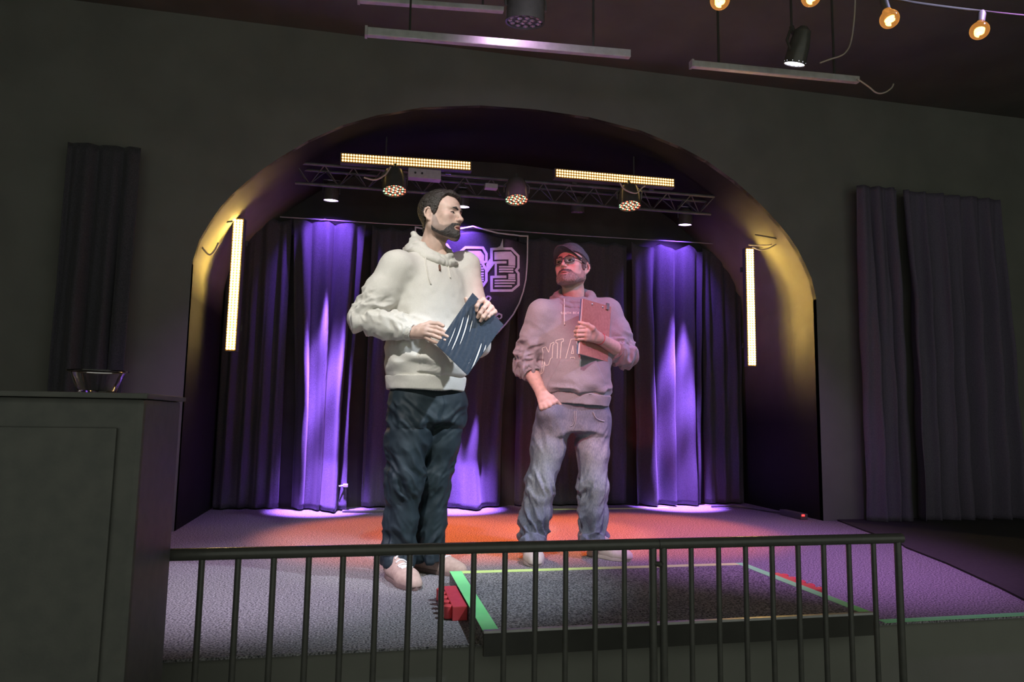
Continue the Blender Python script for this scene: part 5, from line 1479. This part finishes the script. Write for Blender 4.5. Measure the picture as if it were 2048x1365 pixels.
# ---------------------------------------------------------------- hoodie
def C2(px, py): return W2(px, py, 0.0)
c_hem, c_bel, c_che, c_sho, c_nec = C2(1150, 803), C2(1150, 745), C2(1150, 670), C2(1149, 622), C2(1148, 592)
HZ2 = c_hem[2]; by0 = B2[1]
tab2 = [(HZ2-.004, c_hem[0], by0, .176, .140), (HZ2+.045, c_hem[0], by0, .186, .152), (HZ2+.09, c_hem[0], by0-.004, .196, .165), (c_bel[2]+.02, c_bel[0], by0-.003, .192, .160), (c_che[2]-.02, c_che[0], by0, .192, .146),
        (c_che[2]+.06, c_che[0], by0+.004, .192, .135), (c_sho[2], c_sho[0], by0+.008, .176, .112), (c_sho[2]+.030, c_sho[0], by0+.012, .135, .088), (c_nec[2]-.035, c_nec[0], by0+.015, .095, .080)]
ax2R = (wr2R-el2R)/np.linalg.norm(wr2R-el2R); ax2L = (wr2L-el2L)/np.linalg.norm(wr2L-el2L)
cu2R = el2R+ax2R*.045; cu2L = el2L+ax2L*.055
hz = Vol((.60, 3.28, .72), (1.72, 4.02, 1.50), .0052)
hz.add(loft(tab2, YAW2, 2.25), 0)
ncl = ar((c_nec[0], by0+.025, c_nec[2]-.055))
for sh in (sh2R, sh2L): hz.add(cap(ncl, sh+ar((0, 0, -.006)), .056, .062), .05)
for sh, el, cu, r in ((sh2R, el2R, cu2R, (.076, .078, .074)), (sh2L, el2L, cu2L, (.076, .078, .072))):
    mid = (sh+el)/2
    hz.add(cap(sh+ar((0, 0, -.010)), mid, r[0], r[1]), .05); hz.add(cap(mid, el, r[1], r[2]), .03); hz.add(cap(el, cu, r[2], .060), .03)
hzF2 = hz.F.copy()
V, F = hz.mesh(1); N = vnormals(V, F); V0 = V.copy()
S_, L_, _, ds = limb_param(V, [sh2R, el2R, cu2R]); onR = sstep(.115, .08, ds)*sstep(.08, .2, S_)*(V[:, 0] < c_che[0]-.12)
S_, L_, _, ds = limb_param(V, [sh2L, el2L, cu2L]); onL = sstep(.115, .08, ds)*sstep(.08, .2, S_)*(V[:, 0] > c_che[0]+.12)
d = onR*limb_folds(V, N, [sh2R, el2R, cu2R], .030, 24, [(.85, .10, 1.0), (.55, .07, .6)], 131, 1.2)+onL*limb_folds(V, N, [sh2L, el2L, cu2L], .030, 24, [(.85, .10, 1.0), (.6, .06, .5)], 141, -1.4)
tor = (1-onR)*(1-onL)
Q = np.stack([V[:, 0]*5-V[:, 2]*3, V[:, 1]*4, V[:, 2]*6+V[:, 0]*4], 1)
d += tor*(.010*ridged(vnoise(Q, 1.0, 151))-.004)*(.3+.7*sstep(1.05, .92, V[:, 2]))
low = np.exp(-((V[:, 2]-(HZ2+.065))/.035)**2); Qs = np.stack([V[:, 0]*8, V[:, 1]*8, V[:, 2]*22], 1)
d += tor*low*.016*ridged(vnoise(Qs, 1.0, 161))+.0018*vnoise(V, 38, 171)
Vh = V+N*d[:, None]; Vh = Vh+.35*(lap(Vh, F)-Vh)
hood2 = sculpt('hoodie', Vh, F, M['lilac'], P2)
bv2 = BVHTree.FromPolygons([tuple(x) for x in Vh], [tuple(f) for f in F.tolist()])
f2 = ((math.sin(YAW2), -math.cos(YAW2)), (math.cos(YAW2), math.sin(YAW2)))
w = pocket(hz, hzF2, c_hem[0]+.005, by0, HZ2+.045, HZ2+.215, .100, .150, f2, .010, None, None, None, None)
Vp, Fp = w.mesh(1); Np = vnormals(Vp, Fp); Vp = Vp+Np*snap_disp(Vp, V0, d)[:, None]
pk2 = sculpt('pocket', Vp, Fp, M['lilac'], hood2)
hb = Vol((.85, 3.4, HZ2-.06), (1.42, 4.0, HZ2+.07), .004)
def tiltband(z0, z1, grow, a):   # the hem slopes down to his left
    lo, hi, fn = loft([(z0, c_hem[0], by0, .180+grow, .145+grow), (z1, c_hem[0], by0, .190+grow, .156+grow)], YAW2, 2.25)
    return lo-ar((0, 0, .04)), hi+ar((0, 0, .04)), lambda x, y, z: fn_tilt(fn, x, y, z, a)
def fn_tilt(fn, x, y, z, a):
    zz = z+a*(x-c_hem[0])+0*y; out = np.empty(np.broadcast(x, y, z).shape, f32)
    sh = np.zeros_like(out); zz = zz+sh
    zc = z.ravel()
    # evaluate column by column in x (the tilt shifts z)
    for i in range(out.shape[0]):
        out[i:i+1] = fn(x[i:i+1], y, (zc+a*(float(x.ravel()[i])-c_hem[0])).astype(f32)[None, None, :])
    return out
hb.add(tiltband(HZ2-.020, HZ2+.040, .006, .07), 0); hb.cut(tiltband(HZ2-.09, HZ2+.015, -.010, .07), .004)
V, F = hb.mesh(1); N = vnormals(V, F); V = V+N*(.006*vnoise(V, 9, 14)+.003*vnoise(V, 22, 15))[:, None]
V = rib(V, N, (c_hem[0], by0, 0), (0, 0, 1), 150, .0007)
sculpt('hem_band', V, F, M['lilac'], hood2)
cuff(hood2, cu2R-ax2R*.012, cu2R+ax2R*.045, .062, .054, M['lilac'], 5)
cuff(hood2, cu2L-ax2L*.012, cu2L+ax2L*.045, .060, .054, M['lilac'], 6)
nz = W2(1147, 600)[2]
hd2, PH2 = hood(hood2, (c_nec[0]+.004, by0+.012), YAW2, M['lilac'],   .096, .080, nz-.026, nz+.052, 181, .016, .029, bag=(.10, .01, .13, .05, .06))
string(bv2, [(1128, 598), (1128.5, 612), (1128.5, 630), (1129, 650)], .0036, M['cord'], hood2)
string(bv2, [(1165, 592), (1164, 602), (1163.5, 616), (1163, 640)], .0036, M['cord'], hood2)

# ---------------------------------------------------------------- chest print
M['ink'] = mat('white_ink', (.80, .79, .72), .7, col2=(.86, .85, .78), nscale=90)
def hoodie_print(name, strokes, wpx, parent, off=.0025):
    """pale printed outlines laid on the cloth: strokes are polylines in photograph pixels"""
    mb = MB(); 
    for st in strokes:
        q = []
        for (a, b) in zip(st, st[1:]):
            n = max(2, int(math.hypot(b[0]-a[0], b[1]-a[1])/2.0))
            q += [(a[0]+(b[0]-a[0])*k/n, a[1]+(b[1]-a[1])*k/n) for k in range(n)]
        q.append(st[-1]); prev = None
        for i, p in enumerate(q):
            a = q[max(0, i-1)]; b = q[min(len(q)-1, i+1)]; L_ = math.hypot(b[0]-a[0], b[1]-a[1]) or 1
            nx, ny = -(b[1]-a[1])/L_*wpx/2, (b[0]-a[0])/L_*wpx/2
            s1 = on_surface(bv2, p[0]+nx, p[1]+ny, off); s2 = on_surface(bv2, p[0]-nx, p[1]-ny, off)
            if s1 is None or s2 is None or (prev and (s1-prev[2]).length > .03): prev = None; continue
            cur = (mb.bm.verts.new(s1), mb.bm.verts.new(s2), s1)
            if prev: mb.bm.faces.new((prev[0], prev[1], cur[1], cur[0]))
            prev = cur
    return mb.build(name, M['ink'], parent)
def z7(*uv): return [(1020+u/5.6875, 600+v/5.6875) for u, v in uv]
hoodie_print('letter', [z7((368, 548), (408, 536), (440, 600), (462, 500), (500, 482), (500, 508), (488, 512), (480, 660), (462, 668), (438, 740), (404, 748), (390, 700), (384, 798), (372, 830), (345, 848), (362, 800), (376, 600), (366, 560), (368, 548))], 1.15, hood2)
hoodie_print('letter', [z7((522, 462), (606, 442), (606, 474), (584, 482), (572, 668)), z7((522, 462), (522, 492), (542, 492), (536, 668))], 1.15, hood2)
hoodie_print('letter', [z7((634, 668), (694, 448), (748, 446), (790, 600), (798, 668)), z7((716, 520), (698, 612), (724, 614), (716, 520)), z7((684, 668), (688, 656), (730, 654), (738, 668))], 1.15, hood2)
fnt = {'S': [((4, 1), (0, 0), (0, 3), (4, 4), (4, 7), (0, 6))], 'O': [((0, 0), (4, 0), (4, 7), (0, 7), (0, 0))], 'U': [((0, 0), (0, 7), (4, 7), (4, 0))], 'T': [((0, 0), (4, 0)), ((2, 0), (2, 7))], 'H': [((0, 0), (0, 7)), ((4, 0), (4, 7)), ((0, 3.5), (4, 3.5))],
       'B': [((0, 0), (3, 0), (4, 2), (0, 3.5), (4, 5), (3, 7), (0, 7), (0, 0))], 'E': [((4, 0), (0, 0), (0, 7), (4, 7)), ((0, 3.5), (3, 3.5))], 'A': [((0, 7), (2, 0), (4, 7)), ((1, 4.5), (3, 4.5))], 'C': [((4, 0), (0, 0), (0, 7), (4, 7))]}
x0 = 1122.0
for ch in 'SOUTH BEA':
    if ch != ' ':
        hoodie_print('small_letter', [[(x0+u*.62, 624.5+v*.55-(x0-1122)*.01) for u, v in st] for st in fnt[ch]], .8, hood2)
    x0 += 4.3 if ch != ' ' else 3.0

# ---------------------------------------------------------------- jeans
jz = Vol((.72, 3.35, .03), (1.52, 4.0, .92), .005)
zc = C2(1148, 830)
jz.add(loft([(hip2R[2]-.08, zc[0], by0, .158, .118), (hip2R[2], zc[0], by0, .170, .130), (hip2R[2]+.06, zc[0], by0, .168, .132), (hip2R[2]+.10, zc[0], by0, .164, .128)], YAW2, 2.2), 0)
hem2R, hem2L = W2(1063, 1086, -.01), W2(1186, 1086, -.01)
leg(jz, hip2R, kn2R, an2R, hem2R, (.092, .086, .072, .070, .072, .072)); leg(jz, hip2L, kn2L, an2L, hem2L, (.092, .086, .070, .068, .070, .072))
jz.add(cap(W2(1091, 828, -.090), W2(1110, 852, -.050), .038, .036), .06); jz.add(cap(W2(1104, 826, -.092), W2(1114, 852, -.050), .037, .036), .06)
jz.cut(cap(W2(1148, 900, -.02), W2(1135, 1000, -.02), .012, .05), .03)
jz.keep(half((0, 0, hem2R[2]-.012), (0, 0, -1)), .006)
V, F = jz.mesh(1); N = vnormals(V, F)
left = V[:, 0]-(zc[0]+.01) > 0
d = np.where(left, limb_folds(V, N, [hip2L, kn2L, an2L, hem2L], .036, 14, [(.58, .09, .9), (.90, .14, 1.2), (.2, .10, .3)], 191, 1.8), limb_folds(V, N, [hip2R, kn2R, an2R, hem2R], .036, 14, [(.58, .10, .9), (.88, .16, 1.2), (.2, .10, .3)], 197, -1.8))
Q = np.stack([V[:, 0]*9, V[:, 1]*9, V[:, 2]*3.0+V[:, 0]*4], 1); d += .007*ridged(vnoise(Q, 1.0, 217))+.002*ridged(vnoise(V, 18, 207))
d = d*.85
V = V+N*d[:, None]
for _ in range(3): V = V+.5*(lap(V, F)-V)
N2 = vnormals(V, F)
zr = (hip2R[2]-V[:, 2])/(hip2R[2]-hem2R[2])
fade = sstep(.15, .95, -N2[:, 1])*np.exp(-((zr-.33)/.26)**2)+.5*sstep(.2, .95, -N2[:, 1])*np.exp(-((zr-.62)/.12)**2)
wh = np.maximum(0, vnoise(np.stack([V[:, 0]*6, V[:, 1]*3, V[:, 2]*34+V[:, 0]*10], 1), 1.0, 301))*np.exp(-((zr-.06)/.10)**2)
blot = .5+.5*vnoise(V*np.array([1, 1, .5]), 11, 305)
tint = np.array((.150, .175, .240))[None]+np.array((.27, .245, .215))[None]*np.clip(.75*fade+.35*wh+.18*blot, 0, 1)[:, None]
jean2 = sculpt('jeans', V, F, M['denim'], P2, np.clip(tint, 0, 1))
bvj2 = BVHTree.FromPolygons([tuple(x) for x in V], [tuple(f) for f in F.tolist()])
M['seam'] = mat('jeans_seam', (.44, .43, .45), .9, col2=(.5, .49, .5), nscale=120)
string(bvj2, [(1071, 811), (1082, 813), (1096, 811), (1108, 806)], .0034, M['seam'], jean2, 'pocket_edge')
string(bvj2, [(1149, 822), (1149.5, 832), (1149, 842), (1146, 850), (1141, 853)], .0013, M['seam'], jean2, 'fly_seam')
string(bvj2, [(1152, 822), (1152.5, 834), (1151, 848), (1147, 858)], .0013, M['seam'], jean2, 'fly_seam')
string(bvj2, [(1186, 824), (1192, 836), (1203, 842), (1209, 843)], .0022, M['seam'], jean2, 'pocket_edge')

# ---------------------------------------------------------------- shoes, wrist string, clipboard
sr = at(1062, 1100, 3.75); 
shoe(P2, ar((.905, 3.75, 0)), ar((.870, 3.475, 0)), None, M['sneaker'], M['sole_pale'], M['sneaker'], 'pale sneaker', .048, 'sneaker')
shoe(P2, ar((1.235, 3.76, 0)), ar((1.395, 3.545, 0)), None, M['sneaker'], M['sole_pale'], M['sneaker'], 'pale sneaker', .048, 'sneaker')
wc = wr2L+(el2L-wr2L)*.06; e1_ = np.cross(ax2L, (0, 0, 1)); e1_ /= np.linalg.norm(e1_); e2_ = np.cross(ax2L, e1_)
MB().tube([wc+(e1_*math.cos(a)+e2_*math.sin(a))*.0325 for a in np.linspace(0, 2*math.pi, 25)[:-1]], .0014, 6, closed=True).build('wrist_string', mat('red_thread', (.6, .03, .05), .7, col2=(.7, .05, .07), nscale=200), P2)

cb = empty('clipboard', tuple(W2(1190, 660, d2+.03)), label='brown hardboard clipboard held by the man in the cap', cat='clipboard')
q0, q1, q2, q3 = ar(W2(1167, 598, d2+.012)), ar(W2(1222, 614, d2+.155)), ar(W2(1215, 724, d2+.135)), ar(W2(1159.5, 708, d2-.004))
nF = np.cross(q1-q0, q3-q0); nF /= np.linalg.norm(nF); nF = nF if nF[1] < 0 else -nF
cq = [q0, q1, q2, q3]; ccen = sum(cq)/4
M['hardboard'] = mat('brown_hardboard', (.42, .19, .16), .6, col2=(.50, .24, .20), nscale=70, bump=.05, bscale=300)
slab('board', cq, -.0015, .0015, M['hardboard'], cb)
slab('paper_stack', [p-nF*.006-(q1-q0)*.012 for p in cq], -.004, .003, M['white_plastic'], cb)
slab('cover_sheet', [p-nF*.013-(q1-q0)*.03 for p in cq], -.001, .001, mat('blue_card', (.10, .17, .30), .6, col2=(.12, .2, .34), nscale=60), cb)
for t in (.30, .68):
    p = q0+(q1-q0)*t+(q3-q0)*.055; MB().lathe([(.0055, .0), (.0055, .002), (.003, .004), (0, .0045)], c=p+nF*.0015, axis=nF, n=12).build('rivet', M['alu'], cb, smooth=50)
p = q0+(q1-q0)*.84
MB().box((-.012, -.003, -.022), (.012, .003, .012)).build('clip', M['alu'], cb).location = (0, 0, 0)
cl = [o for o in bpy.data.objects if o.name.startswith('clip') and o.parent is cb][-1]
ux = (q1-q0)/np.linalg.norm(q1-q0); uz = (q0-q3)/np.linalg.norm(q0-q3)
cl.matrix_parent_inverse = full_matrix(cb).inverted()
cl.matrix_basis = Matrix(((ux[0], nF[0], uz[0], p[0]+nF[0]*.006), (ux[1], nF[1], uz[1], p[1]+nF[1]*.006), (ux[2], nF[2], uz[2], p[2]+nF[2]*.006), (0, 0, 0, 1)))
